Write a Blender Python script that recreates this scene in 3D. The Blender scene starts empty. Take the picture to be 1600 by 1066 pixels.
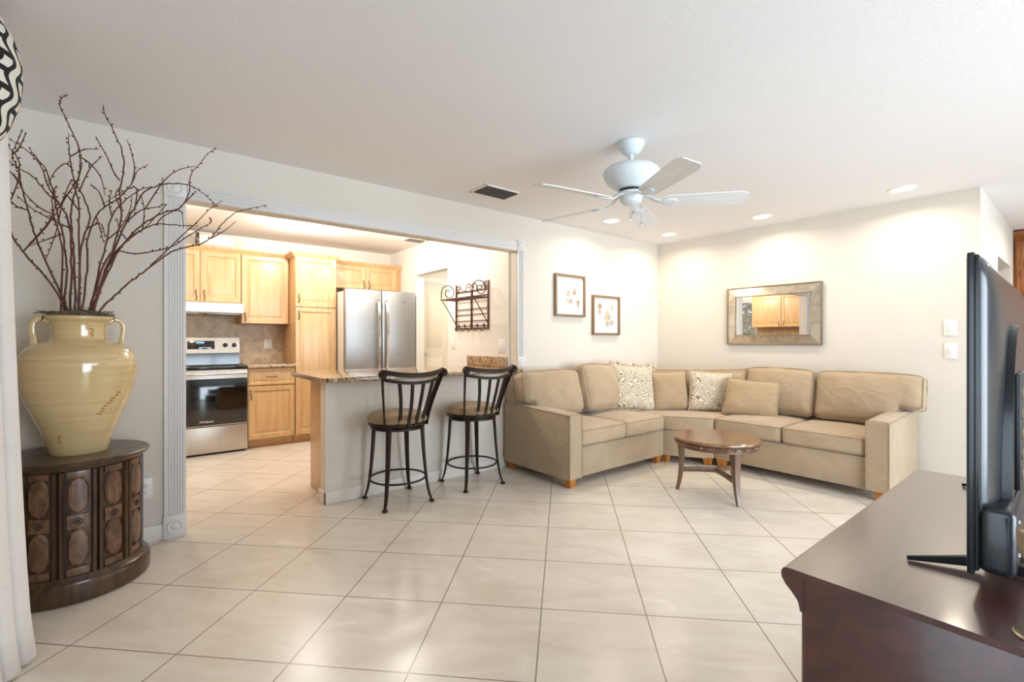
import bpy, bmesh, math, random
from math import sin, cos, pi, radians
from mathutils import Vector, Matrix
random.seed(7)
S = bpy.context.scene
C = S.collection

# ------------------------------------------------------------------ camera
H = 1.205                      # eye height
AZ = radians(51.33)            # heading, counter-clockwise from +x
F = Vector((cos(AZ), sin(AZ), 0)); R_ = Vector((sin(AZ), -cos(AZ), 0)); U_ = Vector((0, 0, 1))
FP = 729.0                     # focal length in pixels of the 1600 wide frame
cam = bpy.data.cameras.new('camera'); camo = bpy.data.objects.new('camera', cam); C.objects.link(camo)
cam.sensor_width = 36; cam.lens = 36 * FP / 1600; cam.clip_start = .02; cam.clip_end = 60
camo.location = (0, 0, H); camo.rotation_euler = (radians(90), 0, AZ - radians(90))
cam.shift_y = -1 / 1600
S.camera = camo

# ------------------------------------------------------------------ world, window light, exposure
W = bpy.data.worlds.new('sky'); S.world = W; W.use_nodes = True
wn = W.node_tree.nodes['Background']; wn.inputs[0].default_value = (.62, .80, 1, 1); wn.inputs[1].default_value = 1.2
S.view_settings.view_transform = 'Standard'; S.view_settings.look = 'None'
S.view_settings.gamma = 1; S.view_settings.use_curve_mapping = False
S.view_settings.exposure = -0.12
S.cycles.use_denoising = True
S.cycles.max_bounces = 10; S.cycles.diffuse_bounces = 6; S.cycles.sample_clamp_indirect = 6
S.cycles.caustics_reflective = False; S.cycles.caustics_refractive = False

def area(name, loc, rot, sx, sy, power, col, spread=180, shape='RECTANGLE'):
    l = bpy.data.lights.new(name, 'AREA'); l.shape = shape; l.size = sx
    if shape == 'RECTANGLE': l.size_y = sy
    l.energy = power; l.color = col; l.spread = radians(spread)
    o = bpy.data.objects.new(name, l); C.objects.link(o); o.location = loc; o.rotation_euler = rot
    return o
DAY = (.77, .885, 1.0); WARM = (1.0, .87, .70); WARM2 = (1.0, .95, .87)
area('daylight_sliding_door', (2.6, -3.08, 1.15), (radians(90), 0, 0), 3.6, 2.1, 375, DAY)      # through the glass wall behind the camera
area('daylight_left_window', (-.76, -.6, 1.2), (0, radians(-90), 0), 2.0, 2.4, 60, DAY)
area('daylight_hall_window', (6.5, -3.08, 1.5), (radians(90), 0, 0), 2.1, 1.2, 95, DAY)
LAMPS = [(3.777, 3.094), (4.767, 3.075), (4.811, 2.061), (4.816, .972)]
for x, y in LAMPS:
    area('recessed_lamp_light', (x, y, 2.415), (0, 0, 0), .13, .13, 8.2, WARM, 160, 'DISK')
for x, y in [(1.42, 5.25), (.15, 4.75), (2.3, 4.7)]:
    l = bpy.data.lights.new('kitchen_lamp_light', 'POINT'); l.energy = 40; l.color = WARM2; l.shadow_soft_size = .06
    o = bpy.data.objects.new('kitchen_lamp_light', l); C.objects.link(o); o.location = (x, y, 2.31)
area('passage_fill_light', (3.7, 5.2, 2.435), (0, 0, 0), .16, .16, 22, WARM2, 170, 'DISK')  # unseen fill added to brighten the passage, no fixture there
area('hall_lamp_light', (6.6, -.3, 2.41), (0, 0, 0), .16, .16, 22, WARM2, 170, 'DISK')

# ------------------------------------------------------------------ helpers
def lin(h):
    h = h.lstrip('#'); v = [int(h[i:i+2], 16) / 255 for i in (0, 2, 4)]
    return tuple(((c + .055) / 1.055) ** 2.4 if c > .04045 else c / 12.92 for c in v) + (1,)
def mat(name, col='#808080', rough=.5, metal=0.0, spec=.5, coat=0, emis=None, es=0):
    m = bpy.data.materials.new(name); m.use_nodes = True
    b = m.node_tree.nodes['Principled BSDF']
    b.inputs['Base Color'].default_value = lin(col) if isinstance(col, str) else col
    b.inputs['Roughness'].default_value = rough; b.inputs['Metallic'].default_value = metal
    b.inputs['Specular IOR Level'].default_value = spec; b.inputs['Coat Weight'].default_value = coat
    b.inputs['Coat Roughness'].default_value = .12
    if emis: b.inputs['Emission Color'].default_value = emis; b.inputs['Emission Strength'].default_value = es
    return m
def N(m, t, **k):
    n = m.node_tree.nodes.new(t)
    for a, v in k.items():
        if a in n.inputs: n.inputs[a].default_value = v
        else: setattr(n, a, v)
    return n
def L(m, a, b): m.node_tree.links.new(a, b)
def B(m): return m.node_tree.nodes['Principled BSDF']
def ramp(m, stops, interp='LINEAR'):
    r = m.node_tree.nodes.new('ShaderNodeValToRGB'); r.color_ramp.interpolation = interp
    e = r.color_ramp.elements
    while len(e) < len(stops): e.new(.5)
    for i, (p, c) in enumerate(stops): e[i].position = p; e[i].color = lin(c) if isinstance(c, str) else c
    return r
def coords(m, scale=(1, 1, 1), rot=(0, 0, 0)):
    t = N(m, 'ShaderNodeTexCoord'); mp = N(m, 'ShaderNodeMapping')
    mp.inputs['Scale'].default_value = scale; mp.inputs['Rotation'].default_value = rot
    L(m, t.outputs['Object'], mp.inputs[0]); return mp.outputs[0]
def bump(m, h, strength=.2, dist=.01):
    b = N(m, 'ShaderNodeBump'); b.inputs['Strength'].default_value = strength; b.inputs['Distance'].default_value = dist
    L(m, h, b.inputs['Height']); L(m, b.outputs[0], B(m).inputs['Normal'])
def noise_mat(name, stops, scale=5, sc=(1, 1, 1), rough=.5, detail=4, bmp=0, coat=0, dist=0, metal=0, bdist=.005):
    m = mat(name, '#888888', rough, coat=coat, metal=metal); c = coords(m, sc)
    n = N(m, 'ShaderNodeTexNoise', Scale=scale, Detail=detail, Distortion=dist); L(m, c, n.inputs['Vector'])
    r = ramp(m, stops); L(m, n.outputs['Fac'], r.inputs[0]); L(m, r.outputs[0], B(m).inputs['Base Color'])
    if bmp: bump(m, n.outputs['Fac'], bmp, bdist)
    return m

def link(name, mesh, parent=None):
    o = bpy.data.objects.new(name, mesh); C.objects.link(o)
    if parent: o.parent = parent
    return o
def obj(name, bm, m, parent=None, angle=35, smooth=True):
    bmesh.ops.recalc_face_normals(bm, faces=bm.faces)
    me = bpy.data.meshes.new(name); bm.to_mesh(me); bm.free()
    for x in (m if isinstance(m, (list, tuple)) else [m]): me.materials.append(x)
    if smooth:
        me.polygons.foreach_set('use_smooth', [True] * len(me.polygons)); me.set_sharp_from_angle(angle=radians(angle))
    return link(name, me, parent)
def tag(o, label=None, cat=None, group=None, kind=None):
    if label: o['label'] = label
    if cat: o['category'] = cat
    if group: o['group'] = group
    if kind: o['kind'] = kind
    return o
def thing(name, label, cat, loc=(0, 0, 0), rotz=0, group=None):
    o = bpy.data.objects.new(name, None); C.objects.link(o); o.empty_display_size = .1
    o.location = loc; o.rotation_euler = (0, 0, rotz); return tag(o, label, cat, group)
def struct(name, bm, m, **k):
    return tag(obj(name, bm, m, **k), kind='structure')
def copy_tree(o, parent=None):
    c = o.copy(); C.objects.link(c); c.parent = parent
    for ch in list(o.children): copy_tree(ch, c)
    return c
def nb(): return bmesh.new()
def setm(faces, mi):
    for f in faces: f.material_index = mi
def bx(bm, x0, x1, y0, y1, z0, z1, bev=0, mi=0, seg=2, mtx=None):
    v = [bm.verts.new(p) for p in [(x0,y0,z0),(x1,y0,z0),(x1,y1,z0),(x0,y1,z0),(x0,y0,z1),(x1,y0,z1),(x1,y1,z1),(x0,y1,z1)]]
    fs = [bm.faces.new([v[i] for i in q]) for q in [(3,2,1,0),(4,5,6,7),(0,1,5,4),(1,2,6,5),(2,3,7,6),(3,0,4,7)]]
    setm(fs, mi); vs = v
    if bev:
        es = list({e for f in fs for e in f.edges})
        r = bmesh.ops.bevel(bm, geom=es, offset=bev, segments=seg, profile=.5, affect='EDGES'); setm(r['faces'], mi)
        vs = list({vv for f in r['faces'] for vv in f.verts} | {vv for vv in v if vv.is_valid})
    if mtx is not None:
        for vv in vs: vv.co = mtx @ vv.co
    return vs
def rings(bm, rs, cap=True, closed=False, mi=0):
    """skin a list of equal-length vertex loops"""
    vr = [[bm.verts.new(p) for p in r] for r in rs]; n = len(vr[0]); pairs = list(zip(vr, vr[1:]))
    if closed: pairs.append((vr[-1], vr[0]))
    for a, b in pairs:
        for i in range(n):
            f = bm.faces.new([a[i], a[(i+1) % n], b[(i+1) % n], b[i]]); f.material_index = mi
    if cap and not closed:
        bm.faces.new(list(reversed(vr[0]))).material_index = mi; bm.faces.new(vr[-1]).material_index = mi
    return vr
def lathe(bm, prof, c=(0, 0, 0), seg=40, cap=True, mi=0, flute=0, nf=0):
    rs = []
    for r, z in prof:
        rs.append([(c[0] + r * (1 + flute * cos(nf * 2*pi*i/seg)) * cos(2*pi*i/seg), c[1] + r * (1 + flute * cos(nf * 2*pi*i/seg)) * sin(2*pi*i/seg), c[2] + z) for i in range(seg)])
    return rings(bm, rs, cap, mi=mi)
def spline(pts, n=8):
    P = [Vector(p) for p in pts]
    if len(P) < 3: return P
    Q = [P[0]*2 - P[1]] + P + [P[-1]*2 - P[-2]]; out = []
    for i in range(1, len(Q) - 2):
        for k in range(n):
            t = k / n; a, b, c, d = Q[i-1], Q[i], Q[i+1], Q[i+2]
            out.append(.5 * ((2*b) + (c-a)*t + (2*a-5*b+4*c-d)*t*t + (3*b-a-3*c+d)*t**3))
    return out + [P[-1]]
def tube(bm, pts, r, seg=8, cap=True, closed=False, mi=0, flat=None, up=None):
    """sweep; r number or list; flat=(w,h) makes a rectangular-ish bar oriented by up"""
    P = [Vector(p) for p in pts]; n = len(P); rs = []
    T = []
    for i in range(n):
        a = P[(i-1) % n] if (closed or i > 0) else P[i]; b = P[(i+1) % n] if (closed or i < n-1) else P[i]
        d = (b - a); T.append(d.normalized() if d.length > 1e-9 else Vector((0, 0, 1)))
    nrm = Vector(up) if up is not None else (Vector((0, 0, 1)) if abs(T[0].z) < .9 else Vector((1, 0, 0)))
    for i in range(n):
        nn = nrm - T[i] * nrm.dot(T[i]); nn = nn.normalized() if nn.length > 1e-6 else T[i].orthogonal().normalized()
        if up is None: nrm = nn
        bb = T[i].cross(nn); rr = r[i] if isinstance(r, (list, tuple)) else r
        if flat:
            w, h = flat[0] / 2, flat[1] / 2; s = rr if isinstance(r, (list, tuple)) else 1
            rs.append([P[i] + bb * w * s * x + nn * h * s * y for x, y in [(-1,-.7),(-.85,-1),(.85,-1),(1,-.7),(1,.7),(.85,1),(-.85,1),(-1,.7)]])
        else: rs.append([P[i] + (nn * cos(2*pi*k/seg) + bb * sin(2*pi*k/seg)) * rr for k in range(seg)])
    rings(bm, rs, cap, closed, mi)
def prism(bm, poly, z0, z1, bev=0, mi=0, mtx=None):
    a = [bm.verts.new((x, y, z0)) for x, y in poly]; b = [bm.verts.new((x, y, z1)) for x, y in poly]; n = len(poly)
    fs = [bm.faces.new(list(reversed(a))), bm.faces.new(b)] + [bm.faces.new([a[i], a[(i+1) % n], b[(i+1) % n], b[i]]) for i in range(n)]
    setm(fs, mi); vs = a + b
    if bev:
        es = list(set(fs[0].edges) | set(fs[1].edges))
        r = bmesh.ops.bevel(bm, geom=es, offset=bev, segments=3, profile=.5, affect='EDGES'); setm(r['faces'], mi)
        vs = list({v for f in r['faces'] for v in f.verts} | {v for v in vs if v.is_valid})
    if mtx is not None:
        for v in vs: v.co = mtx @ v.co
def softbox(bm, w, d, h, r=.03, n=18, bulge=(0, 0, 0), noise=0, seed=0, c=(0, 0, 0), mtx=None, power=2, warp=None):
    """a stuffed block centred on c: rounded edges r, faces bulging by bulge=(x,y,z)"""
    a = (w/2, d/2, h/2); g = [-1 + 2*i/n for i in range(n+1)]; g = [sin(x*pi/2) * .35 + x * .65 if abs(x) < 1 else x for x in g]
    cache = {}; rnd = random.Random(seed); ph = [rnd.uniform(0, 6.28) for _ in range(9)]
    def vert(q):
        k = tuple(round(x, 5) for x in q)
        if k in cache: return cache[k]
        p = [q[i]*a[i] for i in range(3)]; cl = [max(-a[i]+r, min(a[i]-r, p[i])) for i in range(3)]
        dv = Vector([p[i]-cl[i] for i in range(3)]); v = Vector(cl) + (dv.normalized()*r if dv.length > 0 else dv)
        f = [max(0, 1-abs(q[i])**power) for i in range(3)]
        v.x += q[0]*bulge[0]*f[1]*f[2]; v.y += q[1]*bulge[1]*f[0]*f[2]; v.z += q[2]*bulge[2]*f[0]*f[1]
        if noise:
            s = sin(v.x*17+ph[0])*sin(v.z*13+ph[1]) + .6*sin(v.x*29+v.z*23+ph[2]) + .5*sin(v.y*31+ph[3]+v.x*11)
            v += v.normalized() * s * noise
        v += Vector(c)
        if warp: v = warp(v)
        if mtx is not None: v = mtx @ v
        cache[k] = bm.verts.new(v); return cache[k]
    for ax in range(3):
        for sg in (-1, 1):
            for i in range(n):
                for j in range(n):
                    qs = []
                    for (u, v) in [(g[i], g[j]), (g[i+1], g[j]), (g[i+1], g[j+1]), (g[i], g[j+1])]:
                        q = [0, 0, 0]; q[ax] = sg; q[(ax+1) % 3] = u; q[(ax+2) % 3] = v; qs.append(vert(q))
                    bm.faces.new(qs if sg > 0 else qs[::-1])
def piping(bm, w, d, y, r=.014, t=.0032, axis='y', c=(0, 0, 0), mtx=None, warp=None):
    """cord round a w x d rectangle; axis = normal of its plane, at offset y"""
    pts = []
    for cx, cy, a0 in [(1, 1, 0), (-1, 1, 90), (-1, -1, 180), (1, -1, 270)]:
        for k in range(4):
            a = radians(a0 + k*30); pts.append((cx*(w/2-r*2.2) + cos(a)*r*2.2, cy*(d/2-r*2.2) + sin(a)*r*2.2))
    out = []
    for i, p in enumerate(pts):
        q = pts[(i+1) % len(pts)]; dd = math.hypot(q[0]-p[0], q[1]-p[1]); m = 8 if dd > .1 else 1
        for k in range(m):
            out.append((p[0]+(q[0]-p[0])*k/m, p[1]+(q[1]-p[1])*k/m))
    P = []
    for a, b in out:
        v = Vector((a, y, b)) if axis == 'y' else Vector((a, b, y))
        v += Vector(c); v = warp(v) if warp else v; P.append(mtx @ v if mtx is not None else v)
    tube(bm, P, t, 6, closed=True)
def pt(u, v, fwd):
    """point at distance fwd in front of the eye along picture position u, v"""
    return Vector((0, 0, H)) + (F + R_*((u-800)/FP) + U_*((532-v)/FP)) * fwd

# ------------------------------------------------------------------ materials
M = {}
def wallmat(name, col, b=.06, sc=90):
    m = mat(name, col, .85, spec=.25); n = N(m, 'ShaderNodeTexNoise', Scale=sc, Detail=3); L(m, coords(m), n.inputs['Vector']); bump(m, n.outputs['Fac'], b, .004); return m
M['wall'] = wallmat('wall_paint', '#ddd6cb')
M['kwall'] = wallmat('kitchen_paint', '#e9e4db')
M['ceil'] = wallmat('ceiling_texture', '#eae9ea', .35, 60)
M['kceil'] = wallmat('kitchen_ceiling_paint', '#ebe9e6', .1)
M['trim'] = mat('white_trim_paint', '#dfdcd9', .4)
M['base'] = mat('baseboard_paint', '#e2dcd3', .45)
M['door'] = mat('beige_door_paint', '#d9cfbc', .5)
def floor_mat():
    m = mat('porcelain_floor_tile', '#d8ccbd', .22); T = .4594
    g = N(m, 'ShaderNodeNewGeometry'); cmb = N(m, 'ShaderNodeCombineXYZ')
    for i, (d, o) in enumerate([((.70711, -.70711, 0), 3.2167), ((.70711, .70711, 0), -3.5637)]):
        vm = N(m, 'ShaderNodeVectorMath', operation='DOT_PRODUCT'); L(m, g.outputs['Position'], vm.inputs[0]); vm.inputs[1].default_value = d
        ma = N(m, 'ShaderNodeMath', operation='MULTIPLY_ADD'); L(m, vm.outputs['Value'], ma.inputs[0]); ma.inputs[1].default_value = 1/T; ma.inputs[2].default_value = o + 40
        L(m, ma.outputs[0], cmb.inputs[i])
    br = m.node_tree.nodes.new('ShaderNodeTexBrick'); br.offset = 0; br.squash = 1
    for k, v in {'Scale': 1, 'Mortar Size': .0066, 'Mortar Smooth': .1, 'Bias': 0, 'Brick Width': 1, 'Row Height': 1}.items(): br.inputs[k].default_value = v
    br.inputs['Color1'].default_value = (1, 1, 1, 1); br.inputs['Color2'].default_value = (.93, .93, .93, 1); br.inputs['Mortar'].default_value = (0, 0, 0, 1)
    L(m, cmb.outputs[0], br.inputs['Vector'])
    n = N(m, 'ShaderNodeTexNoise', Scale=1.3, Detail=7, Distortion=.8, Roughness=.62)
    mp = N(m, 'ShaderNodeMapping'); mp.inputs['Scale'].default_value = (1, 2.6, 1); L(m, cmb.outputs[0], mp.inputs[0]); L(m, mp.outputs[0], n.inputs['Vector'])
    r = ramp(m, [(.3, '#d9cdbe'), (.5, '#e1d8cb'), (.7, '#e8e0d4')]); L(m, n.outputs['Fac'], r.inputs[0])
    mul = N(m, 'ShaderNodeMix', data_type='RGBA', blend_type='MULTIPLY'); mul.inputs[0].default_value = .5
    L(m, r.outputs[0], mul.inputs[6]); L(m, br.outputs['Color'], mul.inputs[7])
    mx = N(m, 'ShaderNodeMix', data_type='RGBA'); L(m, br.outputs['Fac'], mx.inputs[0]); L(m, mul.outputs[2], mx.inputs[6]); mx.inputs[7].default_value = lin('#938779')
    L(m, mx.outputs[2], B(m).inputs['Base Color'])
    rr = N(m, 'ShaderNodeMapRange'); rr.inputs[3].default_value = .22; rr.inputs[4].default_value = .30; L(m, n.outputs['Fac'], rr.inputs[0]); L(m, rr.outputs[0], B(m).inputs['Roughness'])
    inv = N(m, 'ShaderNodeMath', operation='SUBTRACT'); inv.inputs[0].default_value = 1; L(m, br.outputs['Fac'], inv.inputs[1]); bump(m, inv.outputs[0], .35, .003)
    return m
M['floor'] = floor_mat()
def fabric(name, c1, c2, scale=420, b=.25):
    m = mat(name, c1, .95, spec=.15); c = coords(m)
    n = N(m, 'ShaderNodeTexNoise', Scale=scale, Detail=2); L(m, c, n.inputs['Vector'])
    n2 = N(m, 'ShaderNodeTexNoise', Scale=6, Detail=3); L(m, c, n2.inputs['Vector'])
    a = N(m, 'ShaderNodeMath', operation='MULTIPLY_ADD'); L(m, n.outputs['Fac'], a.inputs[0]); a.inputs[1].default_value = .75; 
    a2 = N(m, 'ShaderNodeMath', operation='MULTIPLY'); L(m, n2.outputs['Fac'], a2.inputs[0]); a2.inputs[1].default_value = .25; L(m, a2.outputs[0], a.inputs[2])
    r = ramp(m, [(.3, c1), (.7, c2)]); L(m, a.outputs[0], r.inputs[0]); L(m, r.outputs[0], B(m).inputs['Base Color'])
    B(m).inputs['Sheen Weight'].default_value = .25
    n3 = N(m, 'ShaderNodeTexNoise', Scale=5, Detail=2, Distortion=1.6); mp = N(m, 'ShaderNodeMapping'); mp.inputs['Scale'].default_value = (1, 1, 1.6); L(m, c, mp.inputs[0]); L(m, mp.outputs[0], n3.inputs['Vector'])
    b0 = N(m, 'ShaderNodeBump'); b0.inputs['Strength'].default_value = .5; b0.inputs['Distance'].default_value = .02; L(m, n3.outputs['Fac'], b0.inputs['Height'])
    b1 = N(m, 'ShaderNodeBump'); b1.inputs['Strength'].default_value = b; b1.inputs['Distance'].default_value = .002; L(m, n.outputs['Fac'], b1.inputs['Height']); L(m, b0.outputs[0], b1.inputs['Normal']); L(m, b1.outputs[0], B(m).inputs['Normal']); return m
M['sofa'] = fabric('beige_tweed', '#968268', '#b9a489')
M['cushion'] = fabric('beige_linen', '#a08a6e', '#bda78a', 500)
M['cord'] = fabric('cushion_cord', '#8d785d', '#a38c70')
M['pillow'] = fabric('tan_chenille', '#9d8667', '#baa181', 300)
M['seatfab'] = fabric('stool_suede', '#8b7458', '#a38b6d', 200, .1)
M['curtain'] = fabric('off_white_curtain', '#d6cfc8', '#e2dcd6', 300, .1)
def wood(name, stops, sc=(1, 1, 10), rough=.4, coat=0, scale=3, dist=1.2):
    return noise_mat(name, stops, scale, sc, rough, 6, .05, coat, dist)
M['maple'] = wood('maple', [(.3, '#bf986a'), (.55, '#cba677'), (.75, '#d4b184')], (14, 14, 1), .35, .15, 2, .5)
M['darkwood'] = noise_mat('dark_walnut', [(.3, '#2a1a10'), (.55, '#46301e'), (.75, '#5a3f28')], 3, (8, 8, 1), .32, 6, .08, .25, 1.2)
M['burl'] = noise_mat('walnut_burl', [(.3, '#452e1f'), (.5, '#674833'), (.7, '#7c5b43')], 9, (2, 2, 1), .38, 6, .1, .2, 2)
M['cherry'] = noise_mat('dark_cherry', [(.3, '#371c18'), (.6, '#4b2822'), (.8, '#573329')], 2.2, (1, 8, 8), .3, 6, .03, .35, .8)
M['cherrytop'] = noise_mat('cherry_top', [(.3, '#3a1a12'), (.6, '#4c241a'), (.8, '#583024')], 2.2, (1, 9, 9), .26, 6, .04, .6, .8)
M['table'] = noise_mat('table_walnut', [(.3, '#553a26'), (.55, '#6b4a32'), (.8, '#7c583c')], 3, (7, 7, 1), .3, 6, .04, .3, 1)
M['tabletop'] = noise_mat('table_top_walnut', [(.3, '#6e4a2e'), (.55, '#835a38'), (.8, '#946a46')], 3, (1.5, 8, 1), .22, 6, .02, .5, 1)
B(M['cherrytop']).inputs['IOR'].default_value = 2.3; B(M['cherrytop']).inputs['Roughness'].default_value = .32
M['oak'] = noise_mat('honey_oak', [(.3, '#a15f22'), (.7, '#c68136')], 6, (4, 4, 1), .45, 4, 0, .1)
M['pine'] = noise_mat('knotty_pine', [(.28, '#5e3314'), (.42, '#9a5c2c'), (.7, '#b57640')], 2.5, (5, 5, .8), .5, 6, .05, 0, 2)
M['iron'] = mat('bronze_iron', '#30251c', .42, .55)
M['rust'] = noise_mat('rust_iron', [(.4, '#3a2620'), (.6, '#7a4a3a')], 25, rough=.55, metal=.4)
M['handle'] = mat('antique_pewter', '#6f6353', .35, .9)
M['steel'] = noise_mat('brushed_steel', [(.3, '#a3a3a3'), (.7, '#b0b0af')], 4, (1, 1, 60), .44, 3, 0, 0, 0, 1)
M['steelR'] = noise_mat('range_steel', [(.3, '#bdb6ac'), (.7, '#cdc7be')], 4, (60, 1, 1), .34, 3, 0, 0, 0, .85)
M['chrome'] = mat('polished_steel', '#d5d5d4', .16, 1)
M['fside'] = mat('appliance_side', '#cfc7ba', .5)
M['blackglass'] = mat('black_glass', '#060607', .07, coat=.5)
M['black'] = mat('black_plastic', '#101214', .4)
M['white'] = mat('white_plastic', '#ece9e4', .35)
M['whitemet'] = mat('white_enamel', '#e6e3de', .3)
M['fan'] = mat('fan_white', '#d9e2e6', .4)
M['blade'] = noise_mat('fan_blade_white', [(.3, '#dcdddd'), (.7, '#e6e7e7')], 3, (1, 8, 1), .5)
M['dark'] = mat('dark_void', '#24211e', .7)
M['lamp'] = mat('lamp_lens', '#ffffff', .5, emis=(1, .93, .8, 1), es=9)
def granite(name):
    m = mat(name, '#8a6b4a', .12, coat=.3); c = coords(m)
    v = N(m, 'ShaderNodeTexVoronoi', Scale=120); L(m, c, v.inputs['Vector']); n = N(m, 'ShaderNodeTexNoise', Scale=42, Detail=7, Distortion=1); L(m, c, n.inputs['Vector'])
    a = N(m, 'ShaderNodeMix', data_type='FLOAT'); a.inputs[0].default_value = .72; L(m, v.outputs['Distance'], a.inputs[2]); L(m, n.outputs['Fac'], a.inputs[3])
    r = ramp(m, [(.34, '#1f140e'), (.41, '#5b4029'), (.46, '#a58057'), (.51, '#cdb08a'), (.56, '#6e5036'), (.62, '#dccaae')]); L(m, a.outputs[0], r.inputs[0]); L(m, r.outputs[0], B(m).inputs['Base Color']); return m
M['granite'] = granite('brown_granite')
def splash():
    m = mat('travertine_backsplash', '#b79d7d', .4); g = coords(m, (1, 1, 1))
    sp = N(m, 'ShaderNodeSeparateXYZ'); L(m, g, sp.inputs[0]); cb = N(m, 'ShaderNodeCombineXYZ')
    for i, s in enumerate((1, -1)):
        ma = N(m, 'ShaderNodeMath', operation='MULTIPLY_ADD'); L(m, sp.outputs[2], ma.inputs[0]); ma.inputs[1].default_value = s
        sm = N(m, 'ShaderNodeMath', operation='ADD'); L(m, sp.outputs[0], sm.inputs[0]); L(m, sp.outputs[1], sm.inputs[1]); L(m, sm.outputs[0], ma.inputs[2]); L(m, ma.outputs[0], cb.inputs[i])
    br = m.node_tree.nodes.new('ShaderNodeTexBrick'); br.offset = 0
    for k, v in {'Scale': 7, 'Mortar Size': .018, 'Brick Width': 1, 'Row Height': 1}.items(): br.inputs[k].default_value = v
    br.inputs['Color1'].default_value = lin('#d3ba96'); br.inputs['Color2'].default_value = lin('#c6ab86'); br.inputs['Mortar'].default_value = lin('#dccbb0')
    L(m, cb.outputs[0], br.inputs['Vector'])
    n = N(m, 'ShaderNodeTexNoise', Scale=14, Detail=5); L(m, g, n.inputs['Vector']); r = ramp(m, [(.3, '#cfcfcf'), (.7, '#ffffff')]); L(m, n.outputs['Fac'], r.inputs[0])
    mu = N(m, 'ShaderNodeMix', data_type='RGBA', blend_type='MULTIPLY'); mu.inputs[0].default_value = 1; L(m, br.outputs['Color'], mu.inputs[6]); L(m, r.outputs[0], mu.inputs[7]); L(m, mu.outputs[2], B(m).inputs['Base Color']); return m
M['splash'] = splash()
M['mirror'] = mat('mirror_glass', '#f2f2f0', .01, 1)
M['antique'] = noise_mat('antiqued_mirror', [(.3, '#bfb19b'), (.6, '#dfd4c2'), (.8, '#ebe3d5')], 9, (1, 1, 1), .2, 6, .03, 0, 1.5, .8)
M['bead'] = mat('champagne_silver', '#9b8d78', .35, .8)
M['picframe'] = mat('bronze_picture_frame', '#8e7358', .4, .35)
M['paper'] = mat('picture_mat_board', '#e6e2da', .6)
M['dotA'] = mat('taupe_print', '#a8937e', .7); M['dotB'] = mat('grey_print', '#b5aca0', .7); M['dotC'] = mat('pale_print', '#c9b8a4', .7)
def urn():
    m = mat('cream_glaze', '#d9bd85', .12, coat=.6); c = coords(m, (1, 1, 30))
    n = N(m, 'ShaderNodeTexNoise', Scale=2.2, Detail=3); L(m, c, n.inputs['Vector']); r = ramp(m, [(.3, '#cbb080'), (.7, '#d8c08f')]); L(m, n.outputs['Fac'], r.inputs[0])
    L(m, r.outputs[0], B(m).inputs['Base Color'])
    bump(m, n.outputs['Fac'], .05, .002); return m
M['urn'] = urn()
M['stain'] = mat('ochre_glaze_mark', '#b07f42', .25, coat=.4)
M['moss'] = noise_mat('dry_moss', [(.3, '#4a3e30'), (.7, '#8a7c66')], 60, rough=.95, bmp=.5)
M['branch'] = noise_mat('red_brown_bark', [(.3, '#45221a'), (.7, '#6b382b')], 30, rough=.6)
def paisley(name, seed):
    m = mat(name, '#e4dac8', .9, spec=.15); c = coords(m)
    mp = N(m, 'ShaderNodeMapping'); mp.inputs['Location'].default_value = (seed, seed*.7, 0); L(m, c, mp.inputs[0])
    v = N(m, 'ShaderNodeTexVoronoi', Scale=9, feature='F1'); L(m, mp.outputs[0], v.inputs['Vector'])
    nz = N(m, 'ShaderNodeTexNoise', Scale=14, Detail=2); L(m, mp.outputs[0], nz.inputs['Vector'])
    a = N(m, 'ShaderNodeMath', operation='MULTIPLY_ADD'); L(m, nz.outputs['Fac'], a.inputs[0]); a.inputs[1].default_value = .55; L(m, v.outputs['Distance'], a.inputs[2])
    w = N(m, 'ShaderNodeMath', operation='MULTIPLY'); L(m, a.outputs[0], w.inputs[0]); w.inputs[1].default_value = 42
    sn = N(m, 'ShaderNodeMath', operation='SINE'); L(m, w.outputs[0], sn.inputs[0])
    n3 = N(m, 'ShaderNodeTexNoise', Scale=11, Detail=1); L(m, mp.outputs[0], n3.inputs['Vector']); ad = N(m, 'ShaderNodeMath', operation='MULTIPLY'); L(m, sn.outputs[0], ad.inputs[0]); L(m, n3.outputs['Fac'], ad.inputs[1])
    r = ramp(m, [(.0, '#dccfbb'), (.18, '#d6c8b2'), (.26, '#a08e70'), (.4, '#87755a')]); L(m, ad.outputs[0], r.inputs[0]); L(m, r.outputs[0], B(m).inputs['Base Color']); return m
M['paisleyA'] = paisley('paisley_cotton', 1.3); M['paisleyB'] = paisley('paisley_cotton_loose', 4.1)
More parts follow.
